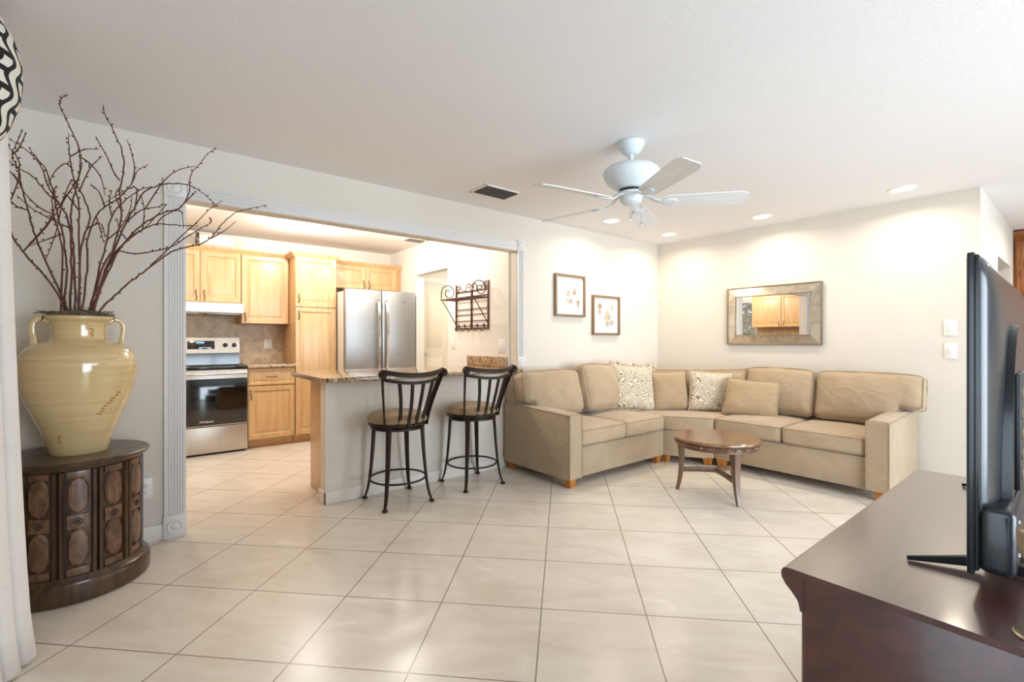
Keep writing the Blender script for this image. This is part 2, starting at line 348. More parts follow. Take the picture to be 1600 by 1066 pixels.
def lantern():
    m = mat('black_and_white_shade', '#ffffff', .8); t = N(m, 'ShaderNodeTexCoord'); sp = N(m, 'ShaderNodeSeparateXYZ'); L(m, t.outputs['Object'], sp.inputs[0])
    at = N(m, 'ShaderNodeMath', operation='ARCTAN2'); L(m, sp.outputs[1], at.inputs[0]); L(m, sp.outputs[0], at.inputs[1])
    def f(op, a, b=None, c=None):
        n = N(m, 'ShaderNodeMath', operation=op)
        for i, x in enumerate((a, b, c)):
            if x is None: continue
            if isinstance(x, (int, float)): n.inputs[i].default_value = x
            else: L(m, x, n.inputs[i])
        return n.outputs[0]
    zz = f('MULTIPLY', sp.outputs[2], 2*pi/.085)
    ph = f('ADD', f('MULTIPLY', at.outputs[0], 12/(2*pi)), f('MULTIPLY', f('SINE', zz), .17))
    band = f('ABSOLUTE', f('SUBTRACT', f('FRACT', ph), .5))                       # 0 on a wavy pale band, .5 between two
    row = f('ABSOLUTE', f('SUBTRACT', f('FRACT', f('MULTIPLY_ADD', sp.outputs[2], 1/.0425, .25)), .5))
    blk = f('MAXIMUM', f('DIVIDE', f('SUBTRACT', .5, band), .17), f('DIVIDE', row, .33))
    tot = f('MAXIMUM', f('LESS_THAN', band, .15), f('LESS_THAN', blk, 1))
    r = ramp(m, [(.0, '#0d0d0e'), (.45, '#0d0d0e'), (.55, '#d8d2c6')]); L(m, tot, r.inputs[0]); L(m, r.outputs[0], B(m).inputs['Base Color']); return m
M['lantern'] = lantern()
def glassmat():
    m = bpy.data.materials.new('window_glass'); m.use_nodes = True; nt = m.node_tree; nt.nodes.remove(nt.nodes['Principled BSDF'])
    tr = nt.nodes.new('ShaderNodeBsdfTransparent'); gl = nt.nodes.new('ShaderNodeBsdfGlossy'); gl.inputs['Roughness'].default_value = .02; fr = nt.nodes.new('ShaderNodeFresnel'); mx = nt.nodes.new('ShaderNodeMixShader')
    nt.links.new(fr.outputs[0], mx.inputs[0]); nt.links.new(tr.outputs[0], mx.inputs[1]); nt.links.new(gl.outputs[0], mx.inputs[2]); nt.links.new(mx.outputs[0], nt.nodes['Material Output'].inputs[0]); return m
M['glass'] = glassmat()
M['tvback'] = noise_mat('tv_back_plastic', [(.4, '#14181d'), (.6, '#1b2026')], 300, rough=.3, coat=.2, bmp=.05)
M['tvside'] = mat('tv_bezel', '#10161c', .28, coat=.3)
M['foliage'] = noise_mat('foliage', [(.3, '#20401e'), (.7, '#5c8a50')], 6, rough=.8)

# ------------------------------------------------------------------ room shell
ZC, ZK = 2.43, 2.457
YA, YT = 3.53, 3.645          # opening wall: living face, kitchen face
XB, XL, XE = 5.234, -.62, 8.25
YB, YS = .57, -3.0            # hall corner, glass wall behind the camera
YK, XKR, XKL = 6.44, 2.87, -.9
b = nb(); bx(b, -1.1, XE+.15, YS-.15, 7.2, -.12, 0); struct('floor', b, M['floor'])
b = nb(); bx(b, XL-.12, XE+.15, YS-.15, YT-.002, ZC, ZC+.1); struct('ceiling', b, M['ceil'])
b = nb(); bx(b, -1.1, 4.6, YT, 7.2, ZK, ZK+.1); struct('ceiling_kitchen', b, M['kceil'])
OX0, OX1, OZ = .23, 2.885, 2.078
b = nb(); bx(b, XKL-.12, OX0, YA, YT, 0, ZK); bx(b, OX0, OX1, YA, YT, OZ, ZK); bx(b, OX1, XB+.115, YA, YT, 0, ZK); struct('wall_left', b, M['wall'])
b = nb(); bx(b, XB, XB+.115, YB+.115, YA, 0, ZC); struct('wall_right', b, M['wall'])
b = nb(); bx(b, XB, 6.3, YB, YB+.115, 0, ZC); struct('wall_hall_side', b, M['wall'])
b = nb(); bx(b, 6.3, 7.35, YB, YB+.115, 2.0, ZC); struct('wall_hall_lintel', b, M['wall'])
b = nb(); bx(b, 7.35, XE, YB, YB+.115, 0, ZC); struct('wall_hall_side_far', b, M['wall'])
b = nb(); bx(b, 6.0, 7.6, 1.6, 1.7, 0, ZC); struct('wall_hall_recess', b, M['wall'])
b = nb(); bx(b, XE, XE+.12, YS, 1.8, 0, ZC); struct('wall_hall_end', b, M['wall'])
b = nb(); bx(b, XL-.12, .7, YS-.12, YS, 0, ZC); bx(b, 4.5, 5.45, YS-.12, YS, 0, ZC); bx(b, 7.55, XE, YS-.12, YS, 0, ZC); bx(b, 5.45, 7.55, YS-.12, YS, 0, .9); bx(b, 5.45, 7.55, YS-.12, YS, 2.1, ZC); bx(b, .7, 4.5, YS-.12, YS, 2.2, ZC); struct('wall_behind_camera', b, M['wall'])
b = nb(); bx(b, XL-.12, XL, .65, YA, 0, ZC); bx(b, XL-.12, XL, YS, -1.85, 0, ZC); bx(b, XL-.12, XL, -1.85, .65, 2.2, ZC); bx(b, XL-.12, XL, -1.85, .65, 0, .15); struct('wall_window_side', b, M['wall'])
# kitchen walls
b = nb(); bx(b, XKL-.12, 4.5, YK, YK+.12, 0, ZK); struct('wall_kitchen_back', b, M['kwall'])
DY0, DY1, DZ = 4.811, 5.614, 2.071
b = nb(); bx(b, XKR, XKR+.115, YT, DY0, 0, ZK); bx(b, XKR, XKR+.115, DY1, YK, 0, ZK); bx(b, XKR, XKR+.115, DY0, DY1, DZ, ZK); struct('wall_kitchen_right', b, M['kwall'])
b = nb(); bx(b, XKL-.12, XKL, YT, 4.95, 0, ZK); bx(b, XKL-.12, XKL, 5.95, YK, 0, ZK); bx(b, XKL-.12, XKL, 4.95, 5.95, 0, 1.15); bx(b, XKL-.12, XKL, 4.95, 5.95, 2.15, ZK); struct('wall_kitchen_left', b, M['kwall'])
# passage beyond the kitchen doorway, with a framed beige door
b = nb(); bx(b, XKR+.115, 4.5, 6.1, 6.2, 0, ZK); bx(b, 4.4, 4.5, YT, 6.1, 0, ZK); struct('wall_passage', b, M['kwall'])
b = nb(); bx(b, 3.08, 3.17, 6.07, 6.1, 0, 2.03, .003); bx(b, 3.97, 4.06, 6.07, 6.1, 0, 2.03, .003); bx(b, 3.08, 4.06, 6.068, 6.1, 2.03, 2.12, .003); struct('trim_1', b, M['trim'])
b = nb(); bx(b, 3.17, 3.97, 6.075, 6.099, .01, 2.03, .002)
for x0, x1, z0, z1 in [(3.27,3.53,.2,.95),(3.61,3.87,.2,.95),(3.27,3.53,1.1,1.9),(3.61,3.87,1.1,1.9)]: bx(b, x0, x1, 6.071, 6.077, z0, z1, .003)
d = struct('door_1', b, M['door']); b = nb(); lathe(b, [(.012,0),(.012,.03),(.028,.04),(.028,.06),(.01,.066)], seg=16); o = obj('door_knob', b, M['chrome'], d); o.location = (3.24, 6.075, 1.0); o.rotation_euler = (radians(90), 0, 0)
# half wall under the bar
b = nb(); bx(b, 1.07, XKR, YA-.006, YT, 0, .895); struct('wall_half', b, M['wall'])
def board(name, segs, h=.095):
    b = nb()
    for x0, x1, y0, y1 in segs: bx(b, x0, x1, y0, y1, 0, h, .004)
    struct(name, b, M['base'])
board('baseboard_left', [(XL, .118, YA-.014, YA), (2.9, XB, YA-.014, YA)])
board('baseboard_half_wall', [(1.055, 2.87, YA-.02, YA-.006), (1.055, 1.07, YA-.02, YT+.01)])
board('baseboard_right', [(XB-.014, XB, YB, YA-.014), (XB-.014, 6.3, YB-.014, YB)])
board('baseboard_kitchen', [(XKR-.014, XKR, 4.45, DY0)])
# fluted casing with rosette corner blocks
def rosette(b, x, z, y, r, s=1):
    pts = [(r, .0), (r, .004), (r*.86, .007), (r*.72, .003), (r*.6, .002), (r*.45, .006), (r*.25, .008), (.001, .009)]
    rs = []
    for rr, h in pts: rs.append([(x+rr*cos(2*pi*i/28), y-h, z+rr*sin(2*pi*i/28)) for i in range(28)])
    rings(b, rs, True)
def fluted(b, x0, x1, z0, z1, y=YA, t=.016):
    """section across x, flutes running up"""
    n = 6; w = x1-x0; prof = [(x0, y-.001), (x0, y-t)]
    for i in range(n):
        c = x0 + w*(.12 + .76*(i+.5)/n); hw = w*.76/n*.38
        prof += [(c-hw, y-t), (c-hw*.5, y-t+.006), (c+hw*.5, y-t+.006), (c+hw, y-t)]
    prof += [(x1, y-t), (x1, y-.001)]
    rings(b, [[(px, py, z0) for px, py in prof], [(px, py, z1) for px, py in prof]], True)
CW = .112
b = nb(); fluted(b, .12, .12+CW-.003, .14, 2.085); bx(b, .115, .115+CW+.006, YA-.024, YA, 0, .14, .003); rosette(b, .174, .07, YA-.024, .042)
bx(b, .117, .117+CW+.004, YA-.024, YA, 2.085, 2.19, .003); rosette(b, .175, 2.137, YA-.024, .042); struct('trim_2', b, M['trim'])
b = nb(); bx(b, .235, 2.885, YA-.012, YA, OZ+.002, 2.172, .002)
for z in (2.09, 2.112, 2.134, 2.156): bx(b, .235, 2.885, YA-.018, YA-.011, z-.007, z+.007, .003)
struct('trim_3', b, M['trim'])
b = nb(); fluted(b, 2.888, 2.968, 1.04, 2.085); bx(b, 2.885, 2.975, YA-.024, YA, 2.085, 2.185, .003); rosette(b, 2.93, 2.135, YA-.024, .034)
bx(b, 2.885, 2.975, YA-.024, YA, .94, 1.045, .003); rosette(b, 2.93, .992, YA-.024, .034); struct('trim_4', b, M['trim'])

# ------------------------------------------------------------------ cabinets
def panel_door(b, x0, x1, z0, z1, yf, t=.02, fr=.058, mi=0):
    """raised-panel door whose front face is y=yf, facing -y"""
    steps = [(0, t), (0, .003), (.003, 0), (fr-.012, 0), (fr-.004, .005), (fr, .013), (fr+.008, .013), (fr+.03, .002), (fr+.034, .0015)]
    rs = []
    for ins, dp in steps: rs.append([(x0+ins, yf+dp, z0+ins), (x1-ins, yf+dp, z0+ins), (x1-ins, yf+dp, z1-ins), (x0+ins, yf+dp, z1-ins)])
    rings(b, rs, True, mi=mi)
def pull(b, x, z, yf, vert=True, ln=.1):
    n = 14; P = []; r = []
    for i in range(n+1):
        t = i/n; s = (t-.5)*ln; o = -.004-.026*sin(pi*t)**.8; w = .0035+.0025*sin(pi*t)
        P.append((x+(.004*sin(2*pi*t) if vert else s), yf+o, z+(s if vert else .006*-sin(pi*t)))); r.append(w)
    tube(b, P, r, 8)
    for s in (-ln/2, ln/2):
        p = (x, yf-.003, z+s) if vert else (x+s, yf-.003, z)
        lathe(b, [(.003,-.006),(.008,-.002),(.008,.002),(.003,.006)], p, 10)
def cabinet(name, label, x0, x1, yf, yb, z0, z1, doors, drawers=(), crown=None, toe=0, group=None, loc=(0,0,0), rotz=0):
    t = thing(name, label, 'cabinet', loc, rotz, group)
    b = nb(); bx(b, x0, x1, yf+.021, yb, z0+toe, z1, .001)
    if toe: bx(b, x0+.002, x1-.002, yf+.09, yb, z0, z0+toe)
    obj('body', b, M['maple'], t)
    for (a, c, e, f, hx, hz) in doors:
        b = nb(); panel_door(b, a, c, e, f, yf); d = obj('door', b, M['maple'], t)
        if hx is not None: b = nb(); pull(b, hx, hz, yf); obj('handle', b, M['handle'], d)
    for (a, c, e, f) in drawers:
        b = nb(); panel_door(b, a, c, e, f, yf, fr=.035); d = obj('drawer', b, M['maple'], t); b = nb(); pull(b, (a+c)/2, (e+f)/2, yf, False, .095); obj('handle', b, M['handle'], d)
    if crown:
        cx0, cx1, zc = crown; b = nb(); pr = [(.0, 0), (-.012, .0), (-.016, .012), (-.04, .034), (-.048, .05), (-.048, .058), (0, .058)]
        sl = x0 if cx0 else x0
        # front run with mitred returns
        path = [(x0, yb, 0), (x0, yf+.02, 0), (x1, yf+.02, 0), (x1, yb, 0)]
        rs = []
        for k, (px, py, _) in enumerate(path):
            sx = (-1 if k < 2 else 1)
            ring = []
            for o_, z_ in pr:
                ox = sx*(-o_) if ((k < 2 and cx0) or (k >= 2 and cx1)) else 0
                oy = o_ if k in (1, 2) else 0
                ring.append((px+ox, py+oy, zc+z_))
            rs.append(ring)
        rings(b, rs, True); obj('crown_molding', b, M['maple'], t)
    return t
UF = 6.10
cabinet('upper_cabinet', 'maple two door upper cabinet above the range hood', .15, .916, UF, 6.43, 1.63, 2.19,
        [(.153, .522, 1.633, 2.187, .487, 1.70), (.526, .913, 1.633, 2.187, .562, 1.70)], crown=(False, False, 2.185))
cabinet('upper_cabinet', 'taller single door maple upper cabinet between range hood and pantry', .918, 1.425, UF, 6.43, 1.40, 2.19,
        [(.921, 1.412, 1.403, 2.187, .955, 1.475)], crown=(False, False, 2.185))
cabinet('pantry_cabinet', 'full height maple pantry cabinet left of the refrigerator', 1.427, 1.897, 5.82, 6.43, 0, 2.19,
        [(1.43, 1.894, 1.60, 2.187, 1.462, 1.70), (1.43, 1.894, .103, 1.593, 1.462, 1.50)], crown=(True, True, 2.185), toe=.1)
cabinet('upper_cabinet', 'short two door maple cabinet over the refrigerator', 1.90, 2.865, 6.06, 6.43, 1.88, 2.185,
        [(1.93, 2.362, 1.885, 2.182, 2.33, 1.945), (2.366, 2.80, 1.885, 2.182, 2.40, 1.945)], crown=(False, False, 2.178))
cabinet('base_cabinet', 'maple base cabinet with one drawer right of the range', .935, 1.424, 5.82, 6.43, 0, .90,
        [(.94, 1.418, .104, .69, .965, .60)], [(.94, 1.418, .705, .89)], toe=.1)
cabinet('base_cabinet', 'maple base cabinet behind the fluted casing left of the range', -.299, .163, 5.82, 6.43, 0, .90,
        [(-.270, .158, .104, .69, .13, .60)], [(-.270, .158, .705, .89)], toe=.1)
# cabinets along the kitchen's far left wall (seen in the mirror)
cabinet('upper_cabinet', 'maple wall cabinet pair seen in the framed mirror', 0, 1.26, 0, .33, 1.50, 2.19,
        [(.005, .625, 1.503, 2.187, .58, 1.58), (.635, 1.255, 1.503, 2.187, .68, 1.58)], loc=(XKL+.33+.001, 3.66, 0), rotz=radians(90), crown=(False, False, 2.185))
cabinet('base_cabinet', 'maple base cabinet run on the kitchen left wall', 0, 2.15, 0, .6, 0, .90,
        [(.01+.53*i, .53*(i+1), .104, .69, .06+.53*i, .6) for i in range(4)], [(.01+.53*i, .53*(i+1), .705, .89) for i in range(4)], toe=.1, loc=(XKL+.6+.001, 3.66, 0), rotz=radians(90))
b = nb(); prism(b, [(.93, 5.78), (1.425, 5.78), (1.425, 6.43), (.93, 6.43)], .90, .935, .006); tag(obj('countertop', b, M['granite']), 'short granite countertop between range and pantry', 'countertop')
b = nb(); prism(b, [(XKL+.002, 3.655), (-.26, 3.655), (-.26, 5.79), (.165, 5.79), (.165, 6.425), (XKL+.002, 6.425)], .90, .935, .006); tag(obj('countertop', b, M['granite']), 'granite worktop in the kitchen corner left of the range', 'countertop')
b = nb(); bx(b, XKL, 1.427, YK-.011, YK, .935, 1.66); struct('trim_5', b, M['splash'])
b = nb(); bx(b, XKL, XKL+.011, YT, 4.95, .935, 1.5); struct('trim_6', b, M['splash'])

# bar: granite top, low backsplash, end cabinet
cabinet('base_cabinet', 'maple cabinet with plain end panel behind the bar half wall', 0, 1.74, 0, .42, 0, .895,
        [(.02+.43*i, .43*(i+1), .104, .69, .06+.43*i, .6) for i in range(4)], [(.02+.43*i, .43*(i+1), .705, .885) for i in range(4)], toe=0, loc=(2.85, 4.075, 0), rotz=pi)
def rnd_poly(pts, rads, n=7):
    out = []; m = len(pts)
    for i in range(m):
        p = Vector(pts[i]); a = (Vector(pts[i-1])-p).normalized(); c = (Vector(pts[(i+1) % m])-p).normalized(); r = rads[i]
        if r == 0: out.append(tuple(p)); continue
        s, e = p+a*r, p+c*r
        for k in range(n+1):
            t = k/n; out.append(tuple(s*(1-t)**2 + p*2*t*(1-t) + e*t*t))
    return out
b = nb(); prism(b, rnd_poly([(1.03, 3.43), (2.885, 3.43), (2.885, 3.66), (2.868, 3.66), (2.868, 4.36), (1.03, 4.36)], [.12, .0, 0, 0, 0, .03]), .897, .932, .008)
tag(obj('bar_countertop', b, M['granite']), 'brown granite bar top over the half wall', 'countertop')
b = nb(); bx(b, 2.846, 2.869, 3.66, 4.36, .933, 1.038, .003); tag(obj('granite_backsplash', b, M['granite']), 'low granite backsplash strip at the wall end of the bar', 'backsplash')

# ------------------------------------------------------------------ range
FONT_Y = []
def text(s, name, parent, loc, size, m, rot=(radians(90), 0, 0)):
    c = bpy.data.curves.new(name, 'FONT'); c.body = s; c.size = size; c.extrude = .0006; c.align_x = 'CENTER'; c.materials.append(m)
    o = bpy.data.objects.new(name, c); C.objects.link(o); bpy.context.view_layer.update(); me = bpy.data.meshes.new_from_object(o.evaluated_get(bpy.context.evaluated_depsgraph_get())); bpy.data.objects.remove(o); me.name = name
    o = link(name, me, parent); o.location = loc; o.rotation_euler = rot; return o
t = thing('kitchen_range', 'stainless electric range with black glass oven door', 'stove', (.551, 5.80, 0))
w = .379
b = nb(); bx(b, -w, w, .03, .62, .03, .915, .003); obj('body', b, M['black'], t)
b = nb(); bx(b, -w, w, -.01, .50, .905, .928, .004); 
obj('cooktop', b, M['blackglass'], t)
for (x, y, r) in [(-.19,.14,.11),(.19,.14,.085),(-.19,.37,.08),(.19,.37,.1)]:
    b = nb(); rings(b, [[(x+q*cos(a*pi/16), y+q*sin(a*pi/16), .9285) for a in range(32)] for q in (r-.002, r)], False); obj('burner_ring', b, M['handle'], t)
b = nb(); rings(b, [[(-w, .50, .925), (w, .50, .925), (w, .62, .925), (-w, .62, .925)], [(-w, .51, 1.06), (w, .51, 1.06), (w, .62, 1.06), (-w, .62, 1.06)]], True); g = obj('backguard_base', b, M['blackglass'], t)
b = nb(); rings(b, [[(-w, .495, 1.06), (w, .495, 1.06), (w, .62, 1.06), (-w, .62, 1.06)], [(-w, .525, 1.235), (w, .525, 1.235), (w, .62, 1.235), (-w, .62, 1.235)]], True)
g = obj('backguard', b, M['steelR'], t)
mt = Matrix.Translation((0, .51, 1.15)) @ Matrix.Rotation(radians(-9.7), 4, 'X')
b = nb(); bx(b, -.13, .13, -.004, .004, -.045, .05, .002, mtx=mt); obj('control_display', b, M['blackglass'], g)
b = nb(); bx(b, -.045, .03, -.006, 0, .02, .04, .001, mtx=mt); obj('clock', b, mat('clock_lcd', '#6fb6e8', .3, emis=(.35, .7, 1, 1), es=.6), g)
for x in (-.33, -.235, .235, .325):
    b = nb(); lathe(b, [(.024, 0), (.024, .006), (.019, .01), (.018, .03), (.015, .033)], seg=24); bx(b, -.004, .004, -.018, .018, .03, .04, .001)
    o = obj('knob', b, M['black'], g); o.matrix_local = mt @ Matrix.Translation((x, -.004, 0)) @ Matrix.Rotation(radians(90), 4, 'X')
b = nb(); bx(b, -w, w, -.012, .03, .305, .893, .004); dr = obj('oven_door', b, M['steelR'], t)
b = nb(); bx(b, -w+.004, w-.004, -.016, -.011, .315, .80, .002); obj('window', b, M['blackglass'], dr)
b = nb(); bx(b, -w+.005, w-.005, -.062, -.04, .842, .868, .008, seg=3); 
for s in (-1, 1): bx(b, s*(w-.03)-.015, s*(w-.03)+.015, -.05, -.01, .842, .868, .004)
obj('handle', b, M['chrome'], dr)
text('Whirlpool', 'logo', dr, (0, -.0175, .345), .03, M['white'])
b = nb(); bx(b, -w, w, -.012, .03, .025, .298, .004); obj('storage_drawer', b, M['steelR'], t)
b = nb(); bx(b, -w+.02, w-.02, .02, .06, 0, .03); obj('kick_plate', b, M['black'], t)
# hood
t = thing('range_hood', 'white under cabinet range hood over the stove', 'range hood', (.533, 0, 0))
b = nb(); pr = [(6.425, 1.628), (6.085, 1.628), (5.955, 1.603), (5.945, 1.59), (5.945, 1.512), (5.965, 1.50), (6.425, 1.50)]
rings(b, [[(-.383, y, z) for y, z in pr], [(.383, y, z) for y, z in pr]], True); obj('body', b, M['whitemet'], t)
b = nb(); 
for s in (-1, 1): bx(b, s*.19-.15, s*.19+.15, 6.0, 6.35, 1.49, 1.502, .002)
obj('filter', b, M['steel'], t)
# duct on top of the cabinets
t = thing('exhaust_duct', 'white round exhaust duct above the upper cabinets', 'duct', (0, 0, 0))
b = nb(); P = spline([(.68, 6.27, 2.246), (.68, 6.27, 2.29), (.74, 6.25, 2.335), (.86, 6.22, 2.34)], 6); tube(b, [(.52, 6.28, 2.33), (.86, 6.26, 2.33)], .085, 24); obj('pipe', b, M['whitemet'], t)
b = nb(); tube(b, [(.50, 6.28, 2.33), (.525, 6.28, 2.33)], .089, 24); bx(b, .50, .525, 6.2, 6.3, 2.244, 2.33); obj('clamp', b, M['handle'], t)
# refrigerator
t = thing('refrigerator', 'stainless french door refrigerator between pantry and side wall', 'refrigerator', (2.372, 5.56, 0))
w = .457
b = nb(); bx(b, -w, w, .075, .86, .02, 1.80, .006); obj('body', b, M['fside'], t)
for s in (-1, 1):
    b = nb(); x0, x1 = (-w, -.003) if s < 0 else (.003, w); bx(b, x0, x1, 0, .07, .74, 1.828, .01, seg=3); d = obj('door', b, M['steel'], t)
    b = nb(); P = [(s*.052, -.018-.045*sin(pi*k/16)**.5 if 0 < k < 16 else -.0, .80+.90*k/16) for k in range(17)]; tube(b, P, 1, flat=(.032, .016), up=(0, -1, 0)); obj('handle', b, M['chrome'], d)
    if s > 0: text('Whirlpool', 'logo', d, (.26, -.0015, 1.69), .03, M['chrome'])
b = nb(); bx(b, -w, w, 0, .07, .06, .725, .01, seg=3); d = obj('freezer_drawer', b, M['steel'], t)
b = nb(); tube(b, [(-.38, 0, .66), (-.37, -.055, .66), (.37, -.055, .66), (.38, 0, .66)], .012, 10); obj('handle', b, M['chrome'], d)
b = nb(); bx(b, -w+.02, w-.02, .03, .1, 0, .06); obj('kick_plate', b, M['black'], t)

# ------------------------------------------------------------------ plates, lamps, vents
def plate(name, label, cat, loc, rotz, kind='switch', w=.078, h=.125):
    t = thing(name, label, cat, loc, rotz); b = nb(); bx(b, -w/2, w/2, -.007, 0, -h/2, h/2, .003); obj('plate', b, M['white'], t)
    b = nb()
    if kind == 'switch': bx(b, -.017, .017, -.011, -.005, -.034, .034, .002); obj('rocker', b, M['white'], t)
    elif kind == 'dimmer': bx(b, -.017, .017, -.0085, -.005, -.034, .034, .001); obj('insert', b, M['white'], t); b = nb(); lathe(b, [(.013, 0), (.013, .012), (.01, .016)], seg=20); o = obj('dimmer_knob', b, M['white'], t); o.rotation_euler = (radians(90), 0, 0); o.location = (0, -.007, 0)
    else:
        for s in (-1, 1):
            b = nb(); bx(b, -.017, .017, -.0095, -.005, s*.02-.015, s*.02+.015, .004); o = obj('socket', b, M['white'], t)
            b = nb(); bx(b, -.008, -.005, -.0105, -.009, s*.02-.003, s*.02+.007); bx(b, .005, .008, -.0105, -.009, s*.02-.003, s*.02+.007); bx(b, -.002, .002, -.0105, -.009, s*.02-.011, s*.02-.007); obj('slot', b, M['dark'], o)
    return t
R90 = radians(-90)
plate('light_switch', 'white rocker switch on the right wall, above the dimmer', 'switch', (XB, .746, 1.31), R90, w=.085, h=.135)
plate('dimmer_switch', 'white dimmer with round knob below the rocker switch', 'switch', (XB, .744, 1.118), R90, 'dimmer', w=.08, h=.13)
plate('light_switch', 'white switch on kitchen side wall above the granite strip', 'switch', (XKR, 3.75, 1.149), R90, w=.11, h=.13)
plate('light_switch', 'small white switch beside the kitchen doorway under the rack', 'switch', (XKR, 4.68, 1.168), R90, w=.08, h=.13)
plate('power_outlet', 'white double outlet low on the wall behind the round drum cabinet', 'outlet', (.028, YA, .323), 0, 'outlet', w=.075, h=.122)
plate('power_outlet', 'white outlet on the tiled kitchen backsplash', 'outlet', (1.255, YK-.011, 1.16), 0, 'outlet', w=.09, h=.12)
DSC = ['over the picture frames', 'in the room corner by both walls', 'above the wall mirror', 'nearest the hall corner']
for (x, y), d in zip(LAMPS, DSC):
    t = thing('recessed_ceiling_light', 'lit round recessed ceiling light ' + d, 'ceiling light', (x, y, ZC), 0, 'recessed lights over the sofa')
    b = nb(); lathe(b, [(.07, -.002), (.078, -.008), (.09, -.006), (.096, 0)], seg=40, cap=False); obj('trim_ring', b, M['white'], t)
    b = nb(); lathe(b, [(.0001, -.003), (.072, -.003)], seg=40, cap=False); obj('lens', b, M['lamp'], t)
t = thing('recessed_ceiling_light', 'lit round light in the kitchen ceiling', 'ceiling light', (1.42, 5.25, ZK)); b = nb(); lathe(b, [(.095, -.002), (.105, -.01), (.12, -.008), (.13, 0)], seg=40, cap=False); obj('trim_ring', b, M['white'], t)
b = nb(); lathe(b, [(.0001, -.004), (.098, -.004)], seg=40, cap=False); obj('lens', b, M['lamp'], t)
def vent(label, x0, x1, y0, y1, z):
    t = thing('ceiling_vent', label, 'air vent', ((x0+x1)/2, (y0+y1)/2, z)); w, d = (x1-x0)/2, (y1-y0)/2
    b = nb(); bx(b, -w, w, -d, d, -.004, 0); bx(b, -w, -w+.022, -d, d, -.009, -.003, .002); bx(b, w-.022, w, -d, d, -.009, -.003, .002); bx(b, -w, w, -d, -d+.022, -.009, -.003, .002); bx(b, -w, w, d-.022, d, -.009, -.003, .002)
    obj('frame', b, M['white'], t)
    b = nb(); bx(b, -w+.022, w-.022, -d+.022, d-.022, -.0045, -.0042); obj('backing', b, M['dark'], t)
    b = nb(); n = int((y1-y0-.05)/.013)
    for i in range(n):
        y = -d+.026+(2*d-.052)*(i+.5)/n; bx(b, -w+.022, w-.022, -.005, .005, -.0008, .0008, mtx=Matrix.Translation((0, y, -.012)) @ Matrix.Rotation(radians(40), 4, 'X'))
    obj('louvers', b, mat('vent_louver', '#7d7670', .5), t)
vent('grey louvered air vent in the living room ceiling', 2.12, 2.48, 2.97, 3.21, ZC)
vent('small air vent in the kitchen ceiling near the doorway', 2.56, 2.82, 5.2, 5.4, ZK)

# ------------------------------------------------------------------ ceiling fan
FX, FY = 2.380, 1.795
t = thing('ceiling_fan', 'white five blade ceiling fan with fluted motor housing', 'ceiling fan', (FX, FY, 0))
b = nb(); lathe(b, [(.08, 2.428), (.082, 2.415), (.074, 2.404), (.072, 2.39), (.062, 2.382), (.058, 2.37), (.042, 2.358), (.03, 2.352), (.02, 2.35)], seg=40); obj('canopy', b, M['fan'], t)
b = nb(); lathe(b, [(.014, 2.27), (.014, 2.36)], seg=16); lathe(b, [(.028, 2.30), (.03, 2.285), (.028, 2.27)], seg=16); obj('downrod', b, M['fan'], t)
b = nb(); lathe(b, [(.03, 2.285), (.09, 2.282), (.15, 2.268), (.168, 2.25), (.172, 2.238), (.168, 2.228), (.163, 2.222)], seg=72, cap=True); 
lathe(b, [(.166, 2.226), (.158, 2.203), (.142, 2.18), (.12, 2.16), (.10, 2.148), (.088, 2.14), (.07, 2.136)], seg=288, flute=.007, nf=72); obj('motor_housing', b, M['fan'], t)
b = nb(); lathe(b, [(.07, 2.14), (.07, 2.10), (.02, 2.10)], seg=30); obj('vent_band', b, M['dark'], t)
b = nb(); lathe(b, [(.08, 2.118), (.084, 2.11), (.082, 2.098), (.066, 2.09), (.068, 2.078), (.060, 2.055), (.038, 2.042), (.012, 2.038)], seg=40); obj('switch_housing', b, M['fan'], t)
def fan_blade():
    b = nb(); n = 14; top = []; rs = []
    for i in range(n+1):
        s = i/n; x = .19 + .485*s; hw = .056 + .020*s
        if s > .88: hw *= (1 - .35*((s-.88)/.12)**2)
        if s < .06: hw *= .8+.2*s/.06
        rs.append([(x, -hw, 0), (x, hw, 0), (x, hw, .006), (x, -hw, .006)])
    rings(b, rs, True); return b
proto = None
for k, a in enumerate((25.8, 97.8, 169.8, 241.8, 313.8)):
    if proto is None:
        bl = proto = obj('blade', fan_blade(), M['blade'], t)
        b = nb(); P = spline([(.07, 0, .045), (.11, 0, .03), (.15, 0, .004), (.2, 0, -.003)], 5); tube(b, P, 1, flat=(.034, .008), up=(0, 0, 1))
        prism(b, [(.18+.05*(1-cos(q*pi/12)), .04*sin(q*pi/12)*(1-.3*q/12)) for q in range(13)] + [(.18+.05*(1-cos((12-q)*pi/12)), -.04*sin((12-q)*pi/12)*(1-.3*(12-q)/12)) for q in range(1, 12)], -.008, -.001, .002)
        obj('blade_bracket', b, M['fan'], bl)
    else:
        bl = proto.copy(); C.objects.link(bl); bl.parent = t
        for ch in list(proto.children): c = ch.copy(); C.objects.link(c); c.parent = bl
    bl.location = (0, 0, 2.06); bl.rotation_euler = (radians(-14), 0, radians(a)); bl.rotation_mode = 'XYZ'
for x, y, ln in [(-.05, -.035, .10), (.045, -.04, .12)]:
    b = nb(); tube(b, [(x, y, 2.05), (x*1.05, y*1.05, 2.05-ln)], .0012, 6); lathe(b, [(.002, .008), (.005, 0), (.0045, -.014), (.002, -.02)], (x*1.05, y*1.05, 2.05-ln), 10); obj('pull_chain', b, M['chrome'], t)

